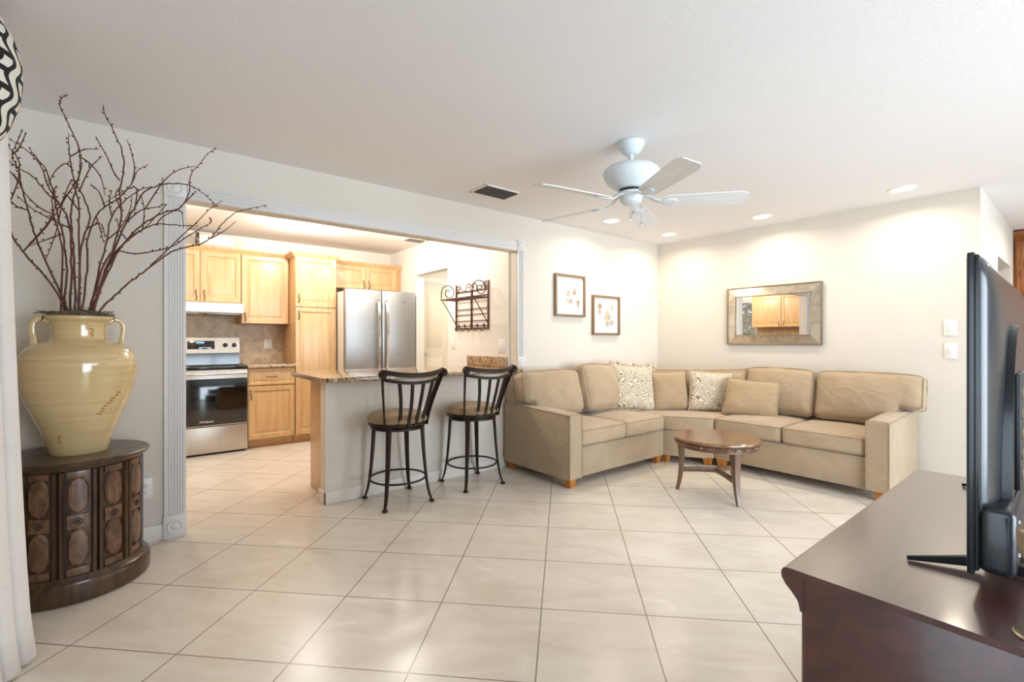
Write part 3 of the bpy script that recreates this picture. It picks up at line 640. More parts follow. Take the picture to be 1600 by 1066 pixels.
# ------------------------------------------------------------------ pictures and mirror
def picture(label, x0, x1, z0, z1, dots):
    w, h = x1-x0, z1-z0; t = thing('framed_picture', label, 'picture', ((x0+x1)/2, YA, (z0+z1)/2))
    b = nb(); f = .024
    for q in ((-w/2, -w/2+f, -h/2, h/2), (w/2-f, w/2, -h/2, h/2), (-w/2+f, w/2-f, -h/2, -h/2+f), (-w/2+f, w/2-f, h/2-f, h/2)): bx(b, q[0], q[1], -.032, 0, q[2], q[3], .003)
    obj('frame', b, M['picframe'], t)
    b = nb(); bx(b, -w/2+f, w/2-f, -.012, -.004, -h/2+f, h/2-f)
    for di, (dx, dz, r, mi) in enumerate(dots):
        bx_ = [(dx*w/2 + r*(1+.06*cos(5*q))*cos(q), -.0123-.0002*di, dz*h/2 + r*(1+.06*cos(5*q))*sin(q)) for q in [2*pi*k/20 for k in range(20)]]
        f_ = b.faces.new([b.verts.new(p) for p in bx_]); f_.material_index = mi
    obj('print', b, [M['paper'], M['dotA'], M['dotB'], M['dotC']], t, smooth=False)
picture('square bronze framed print of small scattered dots, higher of two', 3.381, 3.839, 1.459, 1.908,
        [(-.12,.1,.028,1),(-.2,.14,.022,3),(-.06,.02,.02,3),(.3,.3,.022,3),(.36,.28,.025,2),(.3,.14,.024,1),(-.02,-.25,.02,3),(.08,-.27,.024,1),(-.16,-.2,.016,3),(.55,-.3,.026,1),(.55,-.45,.022,2),(.1,-.35,.02,3)])
picture('square bronze framed print of round beige dots, lower of two', 3.965, 4.437, 1.266, 1.716,
        [(-.45,.45,.036,1),(-.47,.18,.034,2),(.45,.42,.034,3),(.1,.14,.036,3),(-.02,-.12,.034,3),(.22,-.1,.034,2),(.1,-.42,.036,2),(.42,-.36,.034,2)])
t = thing('wall_mirror', 'rectangular wall mirror with antiqued silver glass border', 'mirror', (XB, 2.136, 1.4725), radians(-90))
w, h, f = .472, .3145, .098
b = nb()
for q in ((-w, -w+.014, -h, h), (w-.014, w, -h, h), (-w+.014, w-.014, -h, -h+.014), (-w+.014, w-.014, h-.014, h)): bx(b, q[0], q[1], -.03, 0, q[2], q[3], .004)
fr = obj('frame', b, M['bead'], t)
iw, ih, ow, oh = w-f, h-f, w-.014, h-.014
for A_, B_ in [(((-ow,-oh),(ow,-oh)),((iw,-ih),(-iw,-ih))), (((ow,-oh),(ow,oh)),((iw,ih),(iw,-ih))), (((ow,oh),(-ow,oh)),((-iw,ih),(iw,ih))), (((-ow,oh),(-ow,-oh)),((-iw,-ih),(-iw,ih)))]:
    b = nb(); v = [(A_[0][0], -.022, A_[0][1]), (A_[1][0], -.022, A_[1][1]), (B_[0][0], -.034, B_[0][1]), (B_[1][0], -.034, B_[1][1])]
    rings(b, [v, [(x, -.004, z) for x, y, z in v]], True); obj('mirror_strip', b, M['antique'], fr, smooth=False)
b = nb(); 
for q in ((-iw, -iw+.008, -ih, ih), (iw-.008, iw, -ih, ih), (-iw, iw, -ih, -ih+.008), (-iw, iw, ih-.008, ih)): bx(b, q[0], q[1], -.04, -.02, q[2], q[3], .002)
obj('inner_bead', b, M['bead'], fr)
b = nb(); bx(b, -iw, iw, -.03, -.022, -ih, ih); obj('mirror_glass', b, M['mirror'], t, smooth=False)

# ------------------------------------------------------------------ wrought iron rack
def scroll(b, c, r0, turns, a0, plane, r=.0045, s=1, n=40, dirn=1):
    P = []
    for i in range(n+1):
        k = i/n; a = a0 + dirn*turns*2*pi*k; rr = r0*(1-.8*k); p = (rr*cos(a), rr*sin(a))
        P.append((c[0]+p[0], c[1], c[2]+p[1]) if plane == 'xz' else (c[0], c[1]+p[0], c[2]+p[1]))
    tube(b, P, r, 6)
t = thing('wall_rack', 'wrought iron scrollwork wall rack with shelf and hooks', 'wall rack', (XKR, 4.29, 1.58), radians(-90))
w = .315   # local x along the wall, -y out into the kitchen
b = nb()
for x in (-w, 0, w): bx(b, x-.009, x+.009, -.016, -.006, -.26, (.19 if x == 0 else .26), .002)
for z, r in ((.17, .006), (.11, .006), (-.03, .0045), (-.09, .0045), (-.16, .0045), (-.245, .007), (-.215, .004)): tube(b, [(-w, -.011, z), (w, -.011, z)], r, 8)
fr = obj('frame', b, M['rust'], t)
b = nb()
for s in (-1, 1):
    P = spline([(s*w, -.011, .24), (s*.25, -.011, .25), (s*.19, -.011, .19), (s*.13, -.011, .175), (s*.09, -.011, .23), (s*.05, -.011, .255), (s*.015, -.011, .23), (s*.03, -.011, .20), (s*.055, -.011, .215)], 6); tube(b, P, .0045, 6)
    scroll(b, (s*(w-.04), -.011, .20), .035, 1.1, pi/2, 'xz', dirn=s)
obj('crest_scrolls', b, M['rust'], t)
b = nb(); bx(b, -w-.005, w+.005, -.215, -.205, .07, .082, .002); bx(b, -w-.005, w+.005, -.03, -.02, .07, .082, .002)
for i in range(12): x = -w+2*w*i/11; tube(b, [(x, -.21, .078), (x, -.02, .078)], .003, 6)
obj('shelf', b, M['rust'], t)
for s in (-1, 1):
    b = nb(); tube(b, [(s*w, -.19, .07), (s*w, -.015, -.19)], .0055, 6); tube(b, [(s*w, -.21, .078), (s*w, -.012, .078)], .005, 6)
    P = []
    for i in range(46):
        k = i/45; a = pi*1.05 - 2.9*pi*k; rr = .095*(1-.78*k); P.append((s*w, -.11+rr*cos(a), .165+rr*sin(a)*1.0))
    tube(b, [(s*w, -.205, .08)] + P, .005, 6); obj('bracket', b, M['iron'], t)
for i in range(5):
    b = nb(); x = -w+.06+.125*i; P = spline([(x, -.012, -.205), (x, -.014, -.25), (x, -.04, -.275), (x, -.06, -.255), (x, -.055, -.235)], 5); tube(b, P, .0045, 6); scroll(b, (x, -.018, -.215), .022, 1, 0, 'xz', .004)
    obj('hook', b, M['rust'], t)

# ------------------------------------------------------------------ bar stools
def stool(label, loc, rotz):
    t = thing('bar_stool', label, 'bar stool', loc, rotz, 'swivel stools at the granite bar')
    for sx in (-1, 1):
        for sy in (-1, 1):
            b = nb(); pr = [(.186, .575), (.191, .50), (.201, .36), (.217, .20), (.238, .08), (.262, .012)]
            P = spline([(sx*r*.7071, sy*r*.7071, z) for r, z in pr], 5); n = len(P); tube(b, P, [1.15-.6*i/(n-1) for i in range(n)], flat=(.036, .02), up=(sx, sy, 0))
            lg = obj('leg', b, M['iron'], t); b = nb(); lathe(b, [(.012, 0), (.019, .003), (.021, .009), (.017, .016), (.008, .02)], (sx*.262*.7071, sy*.262*.7071, 0), 16); obj('foot', b, M['iron'], lg)
    b = nb(); tube(b, [(.205*cos(2*pi*i/40), .205*sin(2*pi*i/40), .175) for i in range(40)], .0075, 8, closed=True); obj('footrest_ring', b, M['iron'], t)
    b = nb(); lathe(b, [(.15, .545), (.198, .55), (.198, .568), (.19, .572), (.212, .578), (.214, .60), (.20, .605)], seg=48); obj('seat_ring', b, M['iron'], t)
    b = nb(); lathe(b, [(.208, .60), (.222, .612), (.224, .628), (.21, .65), (.17, .668), (.10, .68), (.02, .684)], seg=48); obj('seat_cushion', b, M['seatfab'], t)
    def back(u, z):        # u -1..1 across, z height -> point on the curved, reclined back
        k = (z-.575)/.42; hw = .165+.075*k**1.3; return Vector((u*hw, -(.145+.075*(1-u*u)) - .13*k**1.4 + .01*u*u, z))
    for s in (-1, 1):
        b = nb(); P = [back(s, .575+.42*i/12) for i in range(13)]; tube(b, P, [.8+.35*i/12 for i in range(13)], flat=(.016, .034), up=(-s*.5, 1, 0)); obj('back_post', b, M['iron'], t)
    b = nb(); n = 20; P = [back(-1+2*i/n, .988-.028*(1-(-1+2*i/n)**2)) for i in range(n+1)]; tube(b, P, 1, flat=(.012, .034), up=(0, .25, 1)); 
    for s in (-1, 1):
        e = back(s, .985); Q = [e + Vector((s*.016*sin(a), 0, 0)) + Vector((0, -.012*(1-cos(a)), -.014*(1-cos(a)))) for a in [pi*1.3*k/8 for k in range(9)]]; tube(b, Q, .016, 10)
    obj('top_rail', b, M['iron'], t)
    b = nb(); P = [back(-1+2*i/n, .935-.03*(1-(-1+2*i/n)**2)) for i in range(n+1)]; tube(b, P, 1, flat=(.010, .022), up=(0, .25, 1)); obj('lower_rail', b, M['iron'], t)
    for u in (-.55, -.15, .25, .65):
        b = nb(); P = [back(u*(1-.12*(1-i/12)), .58+(.352-.03*(1-u*u))*i/12) + Vector((.012*sin(pi*i/12), .004, 0)) for i in range(13)]; tube(b, P, 1, flat=(.026, .008), up=(0, 1, .2)); obj('slat', b, M['iron'], t)
    return t
s1 = stool('iron bar stool with beige seat nearest the open bar end', (1.53, 3.29, 0), 0)
s2 = copy_tree(s1); s2.location = (2.205, 3.295, 0); s2['label'] = 'iron bar stool with beige seat beside the sofa'

# ------------------------------------------------------------------ sectional sofa
t = thing('sectional_sofa', 'beige L-shaped sectional sofa along both walls', 'sofa', (0, 0, 0))
SX, SY = 2.70, 2.64            # outer arm face, front of left run
RX, RY = 4.285, .935           # front of right run, outer arm face
def sub_cushion(nm, w, d, h, mtx, r=.035, bulge=(.0, .0, .02), front='y', noise=.0015, seed=0, n=16, m='cushion', pip=True, pw=2, warp=None):
    b = nb(); softbox(b, w, d, h, r, n, bulge, noise, seed, mtx=mtx, power=pw, warp=warp); o = obj(nm, b, M[m], t, angle=60)
    if pip:
        b = nb()
        if front == 'y':
            for s in (-1, 1): piping(b, w*.99, h*.99, s*(d/2-r*.45), mtx=mtx, warp=warp)
        else:
            for s in (-1, 1): piping(b, w*.99, d*.99, s*(h/2-r*.35), axis='z', mtx=mtx)
        obj('piping', b, M['cord'], o)
    return o
# bases
b = nb(); bx(b, SX+.145, 4.05, SY+.02, 3.50, .07, .32, .015); bx(b, SX+.02, 4.05, 3.30, 3.505, .07, .76, .03, seg=3); obj('base', b, M['sofa'], t)
b = nb(); bx(b, RX+.02, 5.19, RY+.14, 2.28, .07, .32, .015); bx(b, 5.0, 5.20, RY+.02, 2.28, .07, .76, .03, seg=3); obj('base', b, M['sofa'], t)
wedge = [(4.055, SY+.03), (4.10, 2.56), (4.20, 2.43), (4.27, 2.33), (RX+.02, 2.285), (5.19, 2.285), (5.19, 3.50), (4.055, 3.50)]
b = nb(); prism(b, wedge, .07, .32, .01); prism(b, [(4.055, 3.30), (4.45, 3.28), (4.95, 2.75), (5.0, 2.285), (5.19, 2.285), (5.19, 3.50), (4.055, 3.50)], .3, .76, .02); obj('base', b, M['sofa'], t)
# arms: squared front, top sloping softly down from the back
def arm(mtx, ln):
    b = nb(); rs = []; n = 14
    for i in range(n+1):
        k = i/n; y = ln*k; zt = .605 if k > .2 else .60; zt = .60 + .02*min(1, k*1.5)
        ins = .008 if i in (0, n) else 0
        rs.append([(x, y, z) for x, z in [(0+ins, .07+ins), (.15-ins, .07+ins), (.15-ins, zt-.02), (.142-ins, zt-.004), (.13, zt-ins), (.02, zt-ins), (.008+ins, zt-.004), (0+ins, zt-.02)]])
    rings(b, rs, True)
    for v in b.verts: v.co = mtx @ v.co
    o = obj('armrest', b, M['sofa'], t)
    b = nb(); P = [(.004, -.001, .075), (.004, -.001, .585), (.02, -.001, .60), (.13, -.001, .60), (.146, -.001, .585), (.146, -.001, .075)]; tube(b, P, .0032, 6); tube(b, [(.003, 0, .592), (.003, ln*.66, .612), (.003, ln, .615)], .0042, 6); tube(b, [(.147, 0, .592), (.147, ln*.66, .612), (.147, ln, .615)], .0042, 6)
    for v in b.verts: v.co = mtx @ v.co
    obj('piping', b, M['cord'], o)
arm(Matrix.Translation((SX, SY-.005, 0)), 3.50-SY)
arm(Matrix.Translation((RX-.005, RY+.15, 0)) @ Matrix.Rotation(radians(-90), 4, 'Z'), 5.19-RX)
# seats
def T3(x, y, z, rz=0, rx=0, ry=0): return Matrix.Translation((x, y, z)) @ Matrix.Rotation(rz, 4, 'Z') @ Matrix.Rotation(rx, 4, 'X') @ Matrix.Rotation(ry, 4, 'Y')
w1 = (4.05-SX-.15)/2
for i in range(2): sub_cushion('seat_cushion', w1-.004, .68, .145, T3(SX+.15+w1*(i+.5), SY+.345, .392), bulge=(0, .008, .022), front='z', seed=i)
w2 = (2.28-RY-.15)/2
for i in range(2): sub_cushion('seat_cushion', w2-.004, .73, .145, T3(RX+.37, RY+.15+w2*(i+.5), .392, radians(-90)), bulge=(0, .008, .022), front='z', seed=4+i)
sw = [(4.056, SY+.0), (4.11, 2.555), (4.19, 2.43), (4.255, 2.32), (RX, 2.285), (5.1, 2.285), (5.1, 3.42), (4.056, 3.42)]
b = nb(); prism(b, sw, .322, .462, .022); o = obj('seat_cushion', b, M['cushion'], t, angle=60)
b = nb(); P = spline([(4.058, SY-.002, .455), (4.11, 2.552, .455), (4.19, 2.427, .455), (4.255, 2.317, .455), (RX-.002, 2.29, .455)], 4); tube(b, P, .0045, 6); tube(b, [(p[0], p[1], .33) for p in P], .0045, 6); obj('piping', b, M['cord'], o)
# backs
BZ = .70
def ear(w, h, side, cut, lift):
    """the end beyond cut rests on the arm: its lower edge is lifted there"""
    def f(v):
        v = v.copy(); k = max(0, min(1, (side*v.x - cut)/.05)); k = k*k*(3-2*k); t_ = (h/2 - v.z)/h
        v.z += lift*k*max(0, min(1, t_)); e = abs(v.x)/(w/2)
        v.z -= .018*e**4*max(0, v.z/(h/2)); return v
    return f
def backc(x, y, rz, w, tilt, seed, h=.46, d=.2, z=BZ, ry=0, warp=None):
    return sub_cushion('back_cushion', w, d, h, T3(x, y, z, rz, radians(tilt), ry), r=.065, bulge=(.006, .055, .014), seed=seed, noise=.0035, n=26, warp=warp or ear(w, h, 1, 9, 0))
backc(3.08, 3.27, radians(0), .74, -13, 11, h=.44, z=.695, warp=ear(.74, .44, -1, .24, .15))
backc(3.75, 3.24, radians(3), .62, -16, 12, h=.47, z=.715, ry=radians(3))
backc(4.975, 1.95, radians(-90), .62, -12, 13, h=.45)
backc(4.975, 1.24, radians(-90), .76, -12, 14, h=.44, warp=ear(.76, .44, 1, .18, .15))
# corner back: one long cushion bent round the corner
b = nb(); cur = [(4.14, 3.31), (4.40, 3.20), (4.62, 3.0), (4.80, 2.76), (4.92, 2.50), (4.97, 2.26)]; CP = spline([(x, y, 0) for x, y in cur], 6); rs = []; n = len(CP)
pA, pB = [], []
for i, p in enumerate(CP):
    tt = (CP[min(i+1, n-1)]-CP[max(i-1, 0)]).normalized(); nn = Vector((-tt.y, tt.x, 0)); k = i/(n-1); e = min(1, (min(k, 1-k)*9)**.5+.35) if 0 < k < 1 else .35
    top = .885+.03*abs(2*k-1)**2; rr = []
    for a in range(16):
        th = 2*pi*a/16; cc, ss = cos(th), sin(th); sq = lambda v: math.copysign(abs(v)**.55, v)
        rr.append(p + nn*(.1*sq(cc)*e + (.055 if ss > 0 else -.0)*ss) + Vector((0, 0, (top+.47)/2 + (top-.47)/2*sq(ss)*(.9+.1*e))))
    rs.append(rr)
    pA.append(p - nn*(.085*e-.05) + Vector((0, 0, top-.008)))
rings(b, rs, True); o = obj('back_cushion', b, M['cushion'], t, angle=60)
b = nb(); tube(b, pA, .0045, 6); obj('piping', b, M['cord'], o)
# tapered block feet
def foot(x, y, rz=0):
    b = nb(); mt = T3(x, y, 0, rz); rs = [[mt @ Vector((sx*r, sy*r, z)) for sx, sy in ((-1,-1),(1,-1),(1,1),(-1,1))] for r, z in ((.024, 0), (.026, .003), (.04, .078))]; rings(b, rs, True); obj('leg', b, M['oak'], t)
for x, y in [(SX+.06, SY+.05), (SX+.06, 3.43), (3.99, SY+.07), (3.99, 3.43), (4.11, SY+.04), (4.31, 2.345), (4.12, 3.43), (5.12, 3.42), (5.12, 2.36), (RX+.06, 2.22), (5.12, 2.2), (RX+.07, RY+.07), (5.12, RY+.07)]: foot(x, y)

# throw pillows
def pillow(label, m, c, rz, tilt, w=.42, h=.42, th=.15, roll=0, group='throw pillows in the sofa corner', seed=0):
    b = nb(); n = 22; rnd = random.Random(seed); ph = [rnd.uniform(0, 6.28) for _ in range(6)]; grid = {}
    for s in (-1, 1):
        for i in range(n+1):
            for j in range(n+1):
                u, v = -1+2*i/n, -1+2*j/n; edge = i in (0, n) or j in (0, n)
                if edge and s > 0: grid[s, i, j] = grid[-1, i, j]; continue
                px = u*w/2*(1-.07*(1-v*v)*abs(u)**3); pz = v*h/2*(1-.07*(1-u*u)*abs(v)**3)
                f = max(0, (1-u**4))**.55*max(0, (1-v**4))**.55; y = s*th/2*f*(1+.05*sin(u*6+ph[0])*sin(v*5+ph[1]))
                rad = math.hypot(u, v); ang = math.atan2(v, u); y += s*.006*sin(ang*13+ph[2])*max(0, rad-.45)*f
                grid[s, i, j] = b.verts.new((px, y, pz))
        for i in range(n):
            for j in range(n):
                q = [grid[s, i, j], grid[s, i+1, j], grid[s, i+1, j+1], grid[s, i, j+1]]
                b.faces.new(q if s < 0 else q[::-1])
    o = obj('throw_pillow', b, M[m], None, angle=80); o.location = c; o.rotation_mode = 'XYZ'
    o.matrix_world = T3(c[0], c[1], c[2], rz, radians(tilt), radians(roll)); tag(o, label, 'pillow', group)
    b = nb(); P = []
    for k in range(4):
        for i in range(n):
            ij = [(i, 0), (n, i), (n-i, n), (0, n-i)][k]; u, v = -1+2*ij[0]/n, -1+2*ij[1]/n
            P.append((u*w/2*(1-.07*(1-v*v)*abs(u)**3), 0, v*h/2*(1-.07*(1-u*u)*abs(v)**3)))
    tube(b, P, .0045, 6, closed=True); obj('piping', b, M['cord'] if 'pais' not in m else M['cushion'], o)
    return o
p1 = pillow('paisley throw pillow with ruffled edge leaning on the left sofa back', 'paisleyA', (4.13, 3.09, .70), radians(-22), -14, .52, .50, .16, 5, seed=1)
b = nb(); P = []; w_, h_ = .52, .50
per = [(-1+2*i/60, -1) for i in range(60)] + [(1, -1+2*i/60) for i in range(60)] + [(1-2*i/60, 1) for i in range(60)] + [(-1, 1-2*i/60) for i in range(60)]
i_, o_ = [], []
for k, (u, v) in enumerate(per):
    q = Vector((u*w_/2*(1-.07*(1-v*v)*abs(u)**3), 0, v*h_/2*(1-.07*(1-u*u)*abs(v)**3))); d = Vector((u if abs(u) == 1 else 0, 0, v if abs(v) == 1 else 0)).normalized()
    i_.append(b.verts.new(q-d*.004)); o_.append(b.verts.new(q+d*(.028+.004*sin(k*.9))+Vector((0, .011*sin(k*1.15), 0))))
for k in range(240): b.faces.new([i_[k], i_[(k+1) % 240], o_[(k+1) % 240], o_[k]])
o = obj('ruffle', b, M['paisleyA'], p1); o.modifiers.new('thickness', 'SOLIDIFY').thickness = .003
pillow('plain tan throw pillow standing between two paisley pillows', 'pillow', (4.46, 2.86, .66), radians(-38), -12, .40, .43, .14, -2, seed=2)
pillow('cream paisley throw pillow right of the upright tan pillow', 'paisleyB', (4.72, 2.54, .665), radians(-48), -12, .45, .43, .14, 3, seed=3)
pillow('plain tan throw pillow lying forward, rightmost of four', 'pillow', (4.72, 2.12, .625), radians(-72), -26, .50, .40, .17, 4, seed=4)

# ------------------------------------------------------------------ coffee table
t = thing('coffee_table', 'round walnut coffee table with three splayed legs', 'table', (3.545, 1.86, 0))
R = .315
b = nb(); lathe(b, [(R-.02, .425), (R-.004, .428), (R, .436), (R-.002, .444), (R-.01, .45), (.001, .45)], seg=72); obj('tabletop', b, M['tabletop'], t)
b = nb(); lathe(b, [(R-.035, .375), (R-.02, .378), (R-.02, .39), (R-.012, .395), (R-.012, .422), (R-.02, .426)], seg=72); ap = obj('apron', b, M['table'], t)
b = nb(); rs = []
for z, e in ((.399, 0), (.402, 1), (.416, 1), (.419, 0)):
    rs.append([((R-.012+.001+e*(.009 if (q % 8) in (1, 2, 3, 4, 5) else (.005 if (q % 8) == 7 else 0)))*cos(2*pi*q/224), (R-.012+.001+e*(.009 if (q % 8) in (1, 2, 3, 4, 5) else (.005 if (q % 8) == 7 else 0)))*sin(2*pi*q/224), z) for q in range(224)])
rings(b, rs, False)
obj('carved_band', b, M['table'], ap)
for a in (117, 239, -2):
    b = nb(); P = spline([(.262, 0, .40), (.258, 0, .33), (.257, 0, .22), (.268, 0, .10), (.290, 0, 0.0)], 6); n = len(P)
    P = [Matrix.Rotation(radians(a), 4, 'Z') @ p for p in P]; tube(b, P, [1.1-.58*i/(n-1) for i in range(n)], flat=(.058, .05), up=(cos(radians(a)), sin(radians(a)), 0)); obj('leg', b, M['table'], t)
b = nb()
for a in (117, 239, -2):
    ar = radians(a); d = Vector((cos(ar), sin(ar), 0)); tube(b, [d*0.0+Vector((0,0,.185)), d*.03+Vector((0,0,.185)), d*.13+Vector((0,0,.178)), d*.25+Vector((0,0,.165))], 1, flat=(.028, .034), up=(0, 0, 1))
obj('stretcher', b, M['table'], t)

# ------------------------------------------------------------------ drum cabinet, urn, branches
DX, DY, DT = -.25, 3.20, .645
t = thing('drum_cabinet', 'round dark carved wood drum cabinet in the left corner', 'cabinet', (DX, DY, 0))
b = nb(); lathe(b, [(.285, 0), (.298, .006), (.30, .02), (.30, .075), (.292, .085), (.29, .095), (.278, .105), (.27, .118), (.26, .12)], seg=80); obj('plinth', b, M['darkwood'], t)
b = nb(); lathe(b, [(.252, .11), (.252, .61)], seg=80); bx_ = None; obj('body', b, M['darkwood'], t)
b = nb(); lathe(b, [(.255, .60), (.27, .606), (.272, .616), (.288, .62), (.296, .63), (.297, .638), (.29, .645), (.001, .645)], seg=80); obj('tabletop', b, M['darkwood'], t)
def cpatch(b, pts, r0, r1, ins, a0):
    """polygon given as (arc angle, z) laid on the drum and raised with a chamfer"""
    ca = sum(p[0] for p in pts)/len(pts); cz = sum(p[1] for p in pts)/len(pts)
    def P(a, z, r): return (r*cos(a0+a), r*sin(a0+a), z)
    r_ = [[P(a, z, r0) for a, z in pts], [P(a, z, (r0+r1)/2) for a, z in pts], [P(ca+(a-ca)*ins, cz+(z-cz)*(1-(1-ins)*.6), r1) for a, z in pts], [P(ca+(a-ca)*ins*.5, cz+(z-cz)*.5, r1+.001) for a, z in pts]]
    rings(b, r_, True)
for k in range(12):
    a0 = radians(-83 + 30*k)
    for s in (-1, 1):
        b = nb()
        pr = [[((.252+h)*cos(a0+radians(15)+s*.045+q), (.252+h)*sin(a0+radians(15)+s*.045+q)) for q, h in ((-.036, 0), (-.036, .012), (-.024, .018), (.024, .018), (.036, .012), (.036, 0))]]
        rings(b, [[(x, y, .118) for x, y in pr[0]], [(x, y, .60) for x, y in pr[0]]], True); obj('stile', b, M['darkwood'], t)
    b = nb(); pa = .155
    def quad(z0, z1): return [(-pa, z0), (-pa*.5, z0), (0, z0), (pa*.5, z0), (pa, z0), (pa, z1), (pa*.5, z1), (0, z1), (-pa*.5, z1), (-pa, z1)]
    cpatch(b, quad(.335, .40), .252, .262, .94, a0); cpatch(b, quad(.57, .60), .252, .262, .97, a0); cpatch(b, quad(.12, .155), .252, .262, .97, a0)
    hx = lambda z0, z1: [(-pa*.55, z0), (0, z0-.012), (pa*.55, z0), (pa*.93, z0+.035), (pa*.93, z1-.035), (pa*.55, z1), (0, z1+.012), (-pa*.55, z1), (-pa*.93, z1-.035), (-pa*.93, z0+.035)]
    cpatch(b, hx(.415, .565), .252, .268, .82, a0); cpatch(b, hx(.168, .325), .252, .268, .82, a0); pn = obj('carved_panel', b, M['burl'], t)
    b = nb(); c_ = Vector(((.264)*cos(a0), (.264)*sin(a0), .368)); ta = Vector((-sin(a0), cos(a0), 0)); 
    for q in range(4):
        cc = c_ + (ta*cos(q*pi/2) + Vector((0, 0, 1))*sin(q*pi/2))*.009; tube(b, [cc + (ta*cos(v*pi/6) + Vector((0, 0, 1))*sin(v*pi/6))*.0075 for v in range(12)], .002, 5, closed=True)
    obj('medallion', b, M['dark'], pn)

VX, VY = -.231, 3.20
t = thing('ceramic_urn', 'large cream glazed two handled urn on the drum cabinet', 'urn', (VX, VY, DT))
prof = spline([(.106, 0, 0), (.1125, 0, .012), (.1435, 0, .118), (.2, 0, .268), (.221, 0, .36), (.227, 0, .425), (.221, 0, .475), (.196, 0, .52), (.15, 0, .548), (.113, 0, .56), (.107, 0, .60), (.109, 0, .645), (.122, 0, .66), (.13, 0, .67), (.128, 0, .68), (.118, 0, .682)], 4)
b = nb(); lathe(b, [(.001, 0)] + [(p.x, p.z) for p in prof] + [(.105, .675), (.10, .63), (.10, .60), (.001, .60)], seg=72, cap=False); obj('body', b, M['urn'], t, angle=50)
for s in (-1, 1):
    b = nb(); P = spline([(s*.105, 0, .655), (s*.14, 0, .668), (s*.165, 0, .645), (s*.168, 0, .60), (s*.162, 0, .56), (s*.165, 0, .53)], 6); tube(b, P, [1.15-.25*sin(pi*i/(len(P)-1)) for i in range(len(P))], flat=(.042, .024), up=(s, 0, .3)); obj('handle', b, M['urn'], t, angle=60)
# brushed ochre glaze marks on the urn
def stainp(zc, ang, wz, wa, tiltk, n=9):
    b = nb()
    def rad(z):
        for i in range(len(prof)-1):
            if prof[i].z <= z <= prof[i+1].z: k = (z-prof[i].z)/(prof[i+1].z-prof[i].z+1e-9); return prof[i].x + (prof[i+1].x-prof[i].x)*k
        return .1
    rnd = random.Random(int(zc*1000)); 
    for i in range(n):
        z = zc + wz*(i/(n-1)-.5); a = ang + tiltk*(i/(n-1)-.5) + rnd.uniform(-.2, .2)*wa; wid = wa*rnd.uniform(.5, 1); h = wz/n*.42
        q = [(a-wid/2, z), (a-wid*.3, z+h), (a+wid*.4, z+h*.8), (a+wid/2, z), (a+wid*.3, z-h), (a-wid*.4, z-h*.7)]
        b.faces.new([b.verts.new(((rad(zz)+.0006)*cos(aa), (rad(zz)+.0006)*sin(aa), zz)) for aa, zz in q])
    obj('glaze_mark', b, M['stain'], t)
stainp(.25, radians(-53), .10, .16, .32); stainp(.085, radians(-118), .035, .15, 0, 4); stainp(.60, radians(-62), .035, .16, 0, 4)
b = nb(); rnd = random.Random(3)
for i in range(220):
    a = rnd.uniform(0, 6.28); r = rnd.uniform(0, .112) if i > 90 else rnd.uniform(.09, .125); z = .672+rnd.uniform(0, .028)*(1.2-r/.125*.6); P = []
    p = Vector((r*cos(a), r*sin(a), z+.012)); d = rnd.uniform(0, 6.28)
    for k in range(6): P.append(p.copy()); d += rnd.uniform(-1.1, 1.1); p += Vector((cos(d)*.012, sin(d)*.012, rnd.uniform(-.004, .005)))
    tube(b, P, .0014, 4)
lathe(b, [(.10, .60), (.105, .672), (.09, .69), (.06, .706), (.001, .712)], seg=24)
o = obj('dried_moss', b, M['moss']); o.location = (VX, VY, DT); tag(o, 'clump of dried grey moss filling the urn mouth', 'moss', kind='stuff')
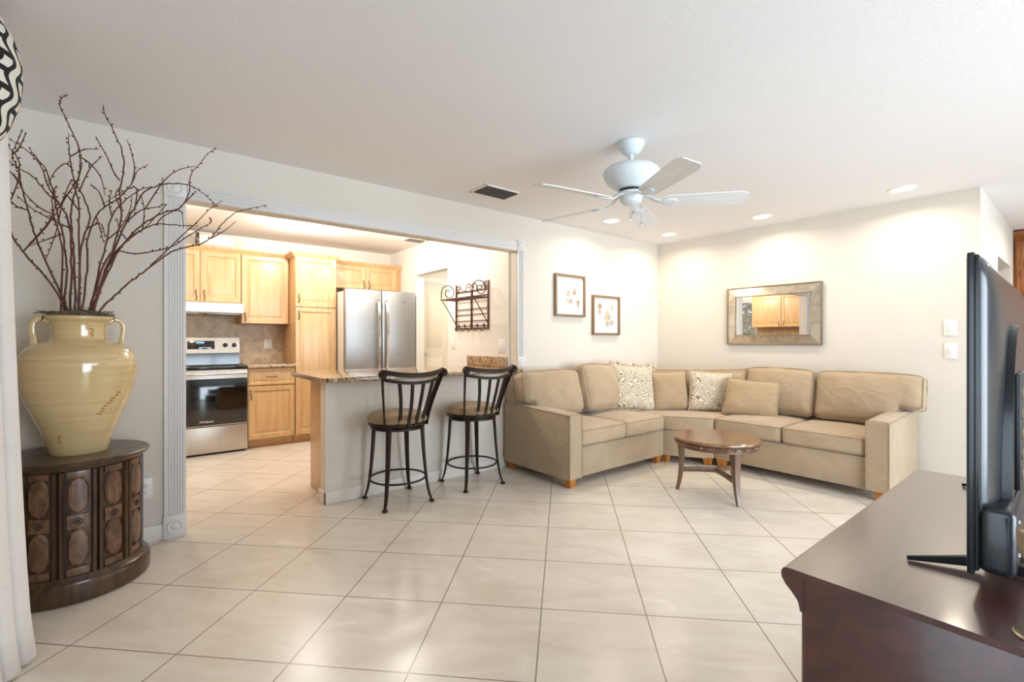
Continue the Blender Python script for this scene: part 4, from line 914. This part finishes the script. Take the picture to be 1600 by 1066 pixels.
# branches: traced routes, each given its own depth; (stem, [side twigs])
BR = [
 ('tall branch hooking back at its tip, above the balloon shade side', [(250,1025),(248,900),(242,800),(235,720),(250,640),(268,560),(262,490),(225,410),(200,350),(210,325),(243,305)], [[(262,520),(300,545),(335,590),(350,650)],[(240,560),(215,545),(180,575),(160,620)]], -.02),
 ('tallest straight branch, its tip level with the hooked one', [(300,1030),(340,900),(380,820),(403,720),(398,640),(412,560),(405,500),(375,430),(348,380),(342,340),(337,305)], [[(398,600),(380,575),(355,520),(330,475),(318,452)],[(403,700),(385,650),(400,620)]], .05),
 ('branch arching far left to the curtain, lowest on that side', [(218,1030),(165,940),(105,872),(70,830),(40,780),(20,730),(15,690),(38,660),(60,600),(62,540),(40,500),(8,470)], [[(80,835),(120,790),(165,735),(185,680),(180,625)],[(20,750),(8,700)]], -.25),
 ('branch bending left with paired tips below the lampshade', [(225,1032),(195,960),(150,870),(112,770),(95,700),(72,620),(60,560),(40,520),(55,475),(75,430)], [[(42,515),(65,490),(88,440)],[(95,700),(60,690),(30,665),(10,660)],[(72,620),(30,570),(5,600)]], -.12),
 ('branch crossing left through the middle of the spray', [(232,1025),(238,900),(232,760),(205,690),(160,645),(110,590),(60,560),(30,535),(2,518)], [[(205,690),(160,620),(140,560),(100,510),(28,460)],[(232,760),(200,745),(150,720),(100,690),(55,650)]], -.18),
 ('upright branch with a short thin tip over the urn', [(266,1025),(265,900),(262,780),(262,680),(245,600),(234,530),(230,480),(227,445)], [[(262,640),(300,560),(340,520)],[(236,520),(280,498),(330,497)],[(262,700),(220,650),(205,690),(190,760),(170,820),(150,870)]], .02),
 ('branch forking in the centre with tip leaning right', [(275,1025),(290,900),(292,800),(320,720),(350,690),(400,655),(440,610),(458,570),(495,547)], [[(350,690),(330,640),(302,612)],[(440,610),(448,560),(438,510),(423,465)],[(320,720),(335,770),(345,808)]], .08),
 ('branch sweeping right to a tip above the door casing corner', [(310,1028),(345,920),(385,850),(430,790),(480,745),(540,710),(600,690),(630,640),(632,590),(660,550),(690,515),(717,490)], [[(480,700),(540,610),(590,568),(650,553)],[(600,690),(640,650),(648,640)]], .10),
 ('branch arching right and drooping over the fluted casing', [(315,1030),(360,880),(420,740),(450,690),(480,640),(545,613),(620,615),(665,635),(700,665),(722,688)], [[(420,740),(470,700),(520,690),(548,680)],[(450,690),(455,630),(425,630),(340,680)]], .15),
 ('lowest right branch with tip reaching furthest over the opening', [(330,1040),(380,985),(440,935),(500,890),(560,845),(610,825),(660,815),(705,790),(740,745),(780,712),(830,695),(890,683)], [[(500,885),(555,835),(600,790),(650,745),(700,695),(740,668)],[(700,795),(745,770),(786,737)]], .22),
 ('thin middle right branch ending before the range hood', [(305,1030),(350,930),(395,835),(450,780),(520,748),(575,748),(610,752),(660,750)], [[(395,835),(450,845),(520,835),(575,820),(620,790),(670,760),(703,740),(700,725)],[(520,748),(545,720),(600,700),(612,760)]], .12),
 ('inner branch curling right below the arching ones', [(300,1030),(330,900),(355,800),(372,720),(420,665),(470,632),(505,622)], [[(372,720),(363,675),(372,632)],[(355,800),(400,760),(432,700),(440,655)]], .04),
 ('branch ending in front of the fluted casing at mid height', [(312,1032),(362,872),(425,800),(475,765),(520,720),(558,678)], [[(425,800),(400,770),(388,725)],[(475,765),(480,700),(470,650)]], .12),
 ('branch bending left low with a drooping twig', [(205,1028),(208,870),(198,780),(178,715),(175,660),(188,618)], [[(205,780),(150,800),(90,822)],[(178,715),(130,690),(80,640),(52,585)]], -.12),
 ('slender branch rising just left of the urn centre line', [(215,1028),(222,900),(212,800),(190,700),(172,620),(150,560),(118,520),(100,495)], [[(190,700),(230,640),(262,590),(275,540)]], -.06),
 ('short inner branch with many buds leaning left', [(262,1028),(266,850),(290,760),(300,720),(270,640),(240,600),(205,680),(150,760),(100,815)], [[(290,760),(335,745),(350,790)]], -.05),
]
rnd = random.Random(11)
for lab, stem, twigs, dep in BR:
    b = nb(); n = len(stem); base = Vector((VX, VY, 0)); P = []
    def place(u, v, k):
        fw = 2.354 + dep*1.6*k
        p = pt(u/2.131, v/2.131, fw)
        if p.y > 3.45: p = pt(u/2.131, v/2.131, fw*3.45/p.y)
        return p
    tot = 0; ks = [0]
    for a, c in zip(stem, stem[1:]): tot += math.dist(a, c); ks.append(tot)
    P = [place(u, v, k/tot) for (u, v), k in zip(stem, ks)]
    P = [Vector((VX + (P[0].x-VX)*.85, VY + (P[0].y-VY)*.85 + rnd.uniform(-.05, .05), DT+.64))] + P
    Q = spline(P, 5); m_ = len(Q)
    for i in range(2, m_-1): Q[i] += Vector([rnd.uniform(-.0025, .0025) for _ in range(3)])
    tube(b, Q, [.0052*(1-.70*i/(m_-1)) for i in range(m_)], 6); allp = [(Q, .0046)]
    for tw in twigs:
        j = min(range(n), key=lambda i: math.dist(stem[i], tw[0])); k0 = ks[j]/tot
        TP = [place(u, v, k0 + .25*i/len(tw)) for i, (u, v) in enumerate(tw)]; TQ = spline(TP, 5); tube(b, TQ, [.0036*(1-.55*i/(len(TQ)-1)) for i in range(len(TQ))], 5); allp.append((TQ, .0028))
    for Q_, r0 in allp:        # buds
        for i in range(3, len(Q_)-1, 2):
            if rnd.random() < .75:
                d = (Q_[i+1]-Q_[i]).normalized(); s = d.orthogonal().normalized(); s.rotate(Matrix.Rotation(rnd.uniform(0, 6.28), 3, d)); q = Q_[i] + s*.0025; e = (d*.8 + s*.7).normalized()
                tube(b, [q, q+e*.004, q+e*.008, q+e*.012], [.0018, .0034, .0028, .0008], 5)
    tag(obj('dried_branch', b, M['branch']), 'dark ' + lab, 'branch', 'budded branches in the cream urn')

# ------------------------------------------------------------------ curtain and patterned pendant
b = nb(); nS, nZ = 90, 14; rows = []
for j in range(nZ+1):
    k = j/nZ; z = .012 + 2.36*k; row = []
    for i in range(nS+1):
        s = i/nS; y = 2.50 - .52*s; amp = .022*(1-.35*k); x = -.318 - .075*k**.6 - .20*s + amp*sin(s*2*pi*6.5+.6) ; yy = y + .012*sin(s*2*pi*13) - .02*k
        row.append((x, yy, z))
    rows.append(row)
for off in (0, .003): 
    pass
vr = [[b.verts.new(p) for p in r] for r in rows]
for j in range(nZ):
    for i in range(nS): b.faces.new([vr[j][i], vr[j][i+1], vr[j+1][i+1], vr[j+1][i]])
o = tag(obj('curtain', b, M['curtain'], angle=80), 'off white floor length curtain hanging at the left edge', 'curtain'); sm = o.modifiers.new('thickness', 'SOLIDIFY'); sm.thickness = .003
b = nb(); tube(b, [(-.42, -1.9, 2.385), (-.42, 2.55, 2.385)], .012, 12)
for y in (-1.8, 2.52): tube(b, [(-.42, y, 2.385), (XL, y, 2.385)], .007, 8)
tag(obj('curtain_rod', b, M['chrome']), 'metal curtain rod above the left window', 'curtain rod')
t = thing('pendant_lamp', 'black and white patterned balloon shade hanging at the left edge', 'lamp', (-.405, 1.81, 1.865))
b = nb(); prof = [(.08, -.155), (.105, -.145), (.135, -.09), (.154, -.02), (.16, .04), (.156, .10), (.14, .155), (.11, .195), (.07, .215)]
pp = [(p.x, p.z) for p in spline([(r, 0, z) for r, z in prof], 4)]; lathe(b, pp, seg=64, cap=False); o = obj('lamp_shade', b, M['lantern'], t, angle=60); o.modifiers.new('thickness', 'SOLIDIFY').thickness = .002
b = nb(); tube(b, [(.075*cos(q*pi/16), .075*sin(q*pi/16), -.154) for q in range(32)], .003, 6, closed=True); obj('bottom_ring', b, M['white'], t)
b = nb(); tube(b, [(0, 0, .215), (0, 0, ZC-1.867)], .003, 6); bx(b, -.06, .06, -.002, .002, .213, .217); lathe(b, [(.05, 0), (.045, -.02), (.01, -.03)], (0, 0, ZC-1.866), 24); obj('cord', b, M['white'], t)

# ------------------------------------------------------------------ console and television
CX0, CX1, CYF, CYB, CZ = 1.015, 2.15, .397, -.12, .75
t = thing('console_cabinet', 'dark cherry wood console cabinet under the television', 'console', (0, 0, 0))
b = nb(); bx(b, CX0+.002, CX1-.002, CYB+.01, CYF-.04, .06, CZ-.012, .002); obj('body', b, M['cherry'], t)
# top with a deep ogee run along the front edge
sec = [(CYB, CZ), (CYF-.012, CZ), (CYF-.004, CZ-.003), (CYF, CZ-.010), (CYF-.001, CZ-.022), (CYF-.008, CZ-.034), (CYF-.02, CZ-.046), (CYF-.03, CZ-.058), (CYF-.034, CZ-.072), (CYF-.034, CZ-.078), (CYF-.041, CZ-.078), (CYF-.041, CZ-.012), (CYB, CZ-.012)]
b = nb(); rings(b, [[(x, y, z) for y, z in sec] for x in (CX0, CX1)], True)
for f_ in b.faces:
    if len(f_.verts) > 4: f_.material_index = 1
obj('top', b, [M['cherrytop'], M['cherry']], t, angle=25)
b = nb(); bx(b, CX0+.02, CX1-.02, CYB+.005, CYF-.05, 0, .08, .008); obj('plinth', b, M['cherry'], t)
for x in (CX0+.012, CX1-.012):
    b = nb(); lathe(b, [(.010, .08), (.010, .672)], (x, CYF-.044, 0), 20); obj('corner_post', b, M['cherry'], t)
for i in range(3):
    w = (CX1-CX0-.1)/3; b = nb(); x0 = CX0+.05+w*i
    rs = [[(x0+s, CYF-.04+y, .1+s), (x0+w-.01-s, CYF-.04+y, .1+s), (x0+w-.01-s, CYF-.04+y, .66-s), (x0+s, CYF-.04+y, .66-s)] for s, y in ((0, 0), (0, .016), (.04, .016), (.05, .008), (.09, .014))]; rings(b, rs, True); d = obj('door', b, M['cherry'], t)
    b = nb(); lathe(b, [(.005, 0), (.005, .012), (.012, .018), (.010, .026)], seg=16); o = obj('knob', b, M['handle'], d); o.location = (x0+w*.85, CYF-.026, .4); o.rotation_euler = (radians(-90), 0, 0)

t = thing('television', 'large black flat television seen from behind on the console', 'television', (1.185, .147, 0), radians(1.2))
TL, TZ0, TZ1 = 1.08, .779, 1.366   # local x runs along the panel, -y is its back
b = nb(); bx(b, 0, TL, -.010, 0, TZ0, TZ1, .002); bx(b, .004, TL-.004, -.016, -.008, TZ0+.006, TZ1-.004, .003); obj('panel', b, M['tvside'], t)
b = nb(); bx(b, .008, TL-.008, .0, .0012, TZ0+.012, TZ1-.008); obj('screen', b, M['blackglass'], t)
b = nb(); rs = []
for ins, y in ((.008, -.012), (.010, -.018), (.03, -.026), (.07, -.034), (.12, -.040)):
    rs.append([(a, y, c) for a, c in rnd_poly([(ins, TZ0+.1), (TL-ins, TZ0+.1), (TL-ins, TZ1-ins*.75), (ins, TZ1-ins*.75)], [.02, .02, .03+ins*.6, .03+ins*.6])])
rings(b, rs, True); bc = obj('back_cover', b, M['tvback'], t, angle=50)
b = nb()   # arched raised shroud over the electronics
ar = [(.10, TZ0+.05)] + [(.10+.20*(1-cos(q*pi/16)), TZ0+.16+.30*sin(q*pi/16)) for q in range(9)] ; ar += [(TL-x, z) for x, z in reversed(ar)]
rings(b, [[(x, y, z) for x, z in ar] for y in (-.036, -.052)], True); obj('shroud', b, M['tvback'], bc)
b = nb(); bx(b, .008, TL-.008, -.062, -.012, TZ0+.004, TZ0+.125, .014, seg=4); obj('lower_housing', b, M['tvback'], bc)
b = nb(); bx(b, .16, .32, -.060, -.05, TZ0+.13, TZ0+.36, .004)
obj('port_panel', b, M['black'], bc)
b = nb()
for k in range(5): bx(b, .175, .195, -.0625, -.059, TZ0+.15+.04*k, TZ0+.172+.04*k, .001)
obj('ports', b, M['handle'], bc)
b = nb()
for x, z in ((.035, TZ0+.03), (.045, TZ0+.09)): lathe(b, [(.004, 0), (.004, .002)], seg=10); 
b.free()
for x, z in ((.06, TZ0+.035), (.06, TZ0+.095)):
    b = nb(); lathe(b, [(.005, 0), (.0045, .003), (.001, .0035)], seg=14); o = obj('screw', b, M['chrome'], bc); o.location = (x, -.0615, z); o.rotation_euler = (radians(90), 0, 0)
for xs, dx in ((.12, -.05), (.83, -.0)):
    b = nb(); tube(b, [(xs, -.03, TZ0+.03), (xs, -.03, TZ0-.004), (xs-.01, .0, TZ0-.012), (xs+dx-.01, .095, CZ+.005)], [1, 1, .9, .35], flat=(.024, .012), up=(1, 0, .2)); tube(b, [(xs, -.03, TZ0-.006), (xs+.01, -.07, TZ0-.014), (xs+.03, -.14, CZ+.005)], [1, 1, .35], flat=(.024, .012), up=(1, 0, .2)); obj('stand_foot', b, M['black'], t)
b = nb(); P = spline([(.26, -.064, TZ0+.2), (.26, -.10, TZ0+.18), (.2, -.12, TZ0+.1), (.22, -.11, TZ0+.02), (.3, -.09, CZ+.004), (.5, -.12, CZ+.004)], 8); tube(b, P, .0035, 8); obj('cable', b, M['black'], t)
b = nb(); lathe(b, [(.034, 0), (.036, .002), (.034, .005), (.012, .010), (.007, .02), (.006, .08), (.016, .10), (.03, .13), (.032, .16), (.03, .165)], seg=32)
p = (1.075, .046, CZ); o = tag(obj('metal_cup', b, M['bead']), 'small pale metal footed cup behind the television', 'cup'); o.location = p

# ------------------------------------------------------------------ hall wardrobe
t = thing('wooden_armoire', 'tall knotty pine armoire at the far end of the hall', 'armoire', (8.245, .566, 0), radians(-90))
b = nb(); bx(b, -.0, 1.2, -.62, 0, 0, 2.36, .004); obj('body', b, M['pine'], t)
b = nb(); rings(b, [[(0, -.62-o_, z), (1.2+o_, -.62-o_, z), (1.2+o_, 0, z), (0, 0, z)] for o_, z in ((0, 2.36), (.01, 2.37), (.03, 2.39), (.035, 2.415))], True); obj('cornice', b, M['pine'], t)
for i in range(2):
    b = nb(); panel_door(b, .02+.58*i, .58+.58*i,   .12, 2.30, -.64, fr=.09); d = obj('door', b, M['pine'], t); b = nb(); pull(b, .54+.12*i, 1.1, -.64); obj('handle', b, M['handle'], d)

# ------------------------------------------------------------------ windows
def window(name, M4, w, h, mull=(), blinds=0):
    b = nb(); f = .05
    for q in ((-w/2, -w/2+f, 0, h), (w/2-f, w/2, 0, h), (-w/2, w/2, 0, f), (-w/2, w/2, h-f, h)): bx(b, q[0], q[1], -.03, .03, q[2], q[3], .004)
    for x in mull: bx(b, x-.025, x+.025, -.03, .03, f, h-f, .003)
    o = struct(name, b, M['white']); o.matrix_world = M4
    b = nb(); bx(b, -w/2+f, w/2-f, -.003, .003, f, h-f); obj('pane', b, M['glass'], o)
    return o
window('window_1', T3(2.6, YS-.06, .02), 3.8, 2.17, (-.93, 0, .93))
window('window_2', T3(XL-.06, -.6, .16, radians(90)), 2.48, 2.03, (0,))
window('window_3', T3(XKL-.06, 5.45, 1.16, radians(90)), .98, .98, (0,))
window('window_4', T3(6.5, YS-.06, .91), 2.08, 1.18, (0,))
t = thing('window_blind', 'white horizontal blind in the kitchen window seen in the mirror', 'blind', (XKL-.01, 5.45, 1.16), radians(90))
b = nb(); bx(b, -.48, .48, -.02, .02, .94, .98, .002); obj('headrail', b, M['white'], t)
b = nb()
for i in range(26): bx(b, -.475, .475, -.013, .013, -.001, .001, mtx=Matrix.Translation((0, 0, .03+.035*i)) @ Matrix.Rotation(radians(25), 4, 'X'))
obj('slats', b, M['white'], t)
# garden outside
b = nb(); bx(b, -14, -1.2, -14, 12, -.3, -.25); bx(b, -14, 14, -14, -3.2, -.3, -.25); struct('ground_outside', b, M['foliage'])
def bush(x, y, s, seed):
    b = nb(); r = random.Random(seed)
    for k in range(900):
        d = Vector((r.gauss(0, 1), r.gauss(0, 1), r.gauss(0, 1))).normalized()*s*r.uniform(.6, 1); c = Vector((x, y, s*1.0)) + Vector((d.x, d.y, d.z*1.1)); a = Vector((r.uniform(-1,1), r.uniform(-1,1), r.uniform(-1,1))).normalized(); e = a.orthogonal().normalized(); l = .12*s
        b.faces.new([b.verts.new(p) for p in (c-a*l, c+e*l*.35, c+a*l, c-e*l*.35)])
    tube(b, [(x, y, -.25), (x, y, s)], .06, 8)
    tag(obj('garden_bush', b, M['foliage'], smooth=False), ('larger' if seed == 1 else 'smaller') + ' leafy green bush in the garden beyond the kitchen blind', 'bush', 'bushes outside the kitchen')
bush(-3.4, 7.2, 1.3, 1); bush(-3.2, 4.5, 1.1, 2)
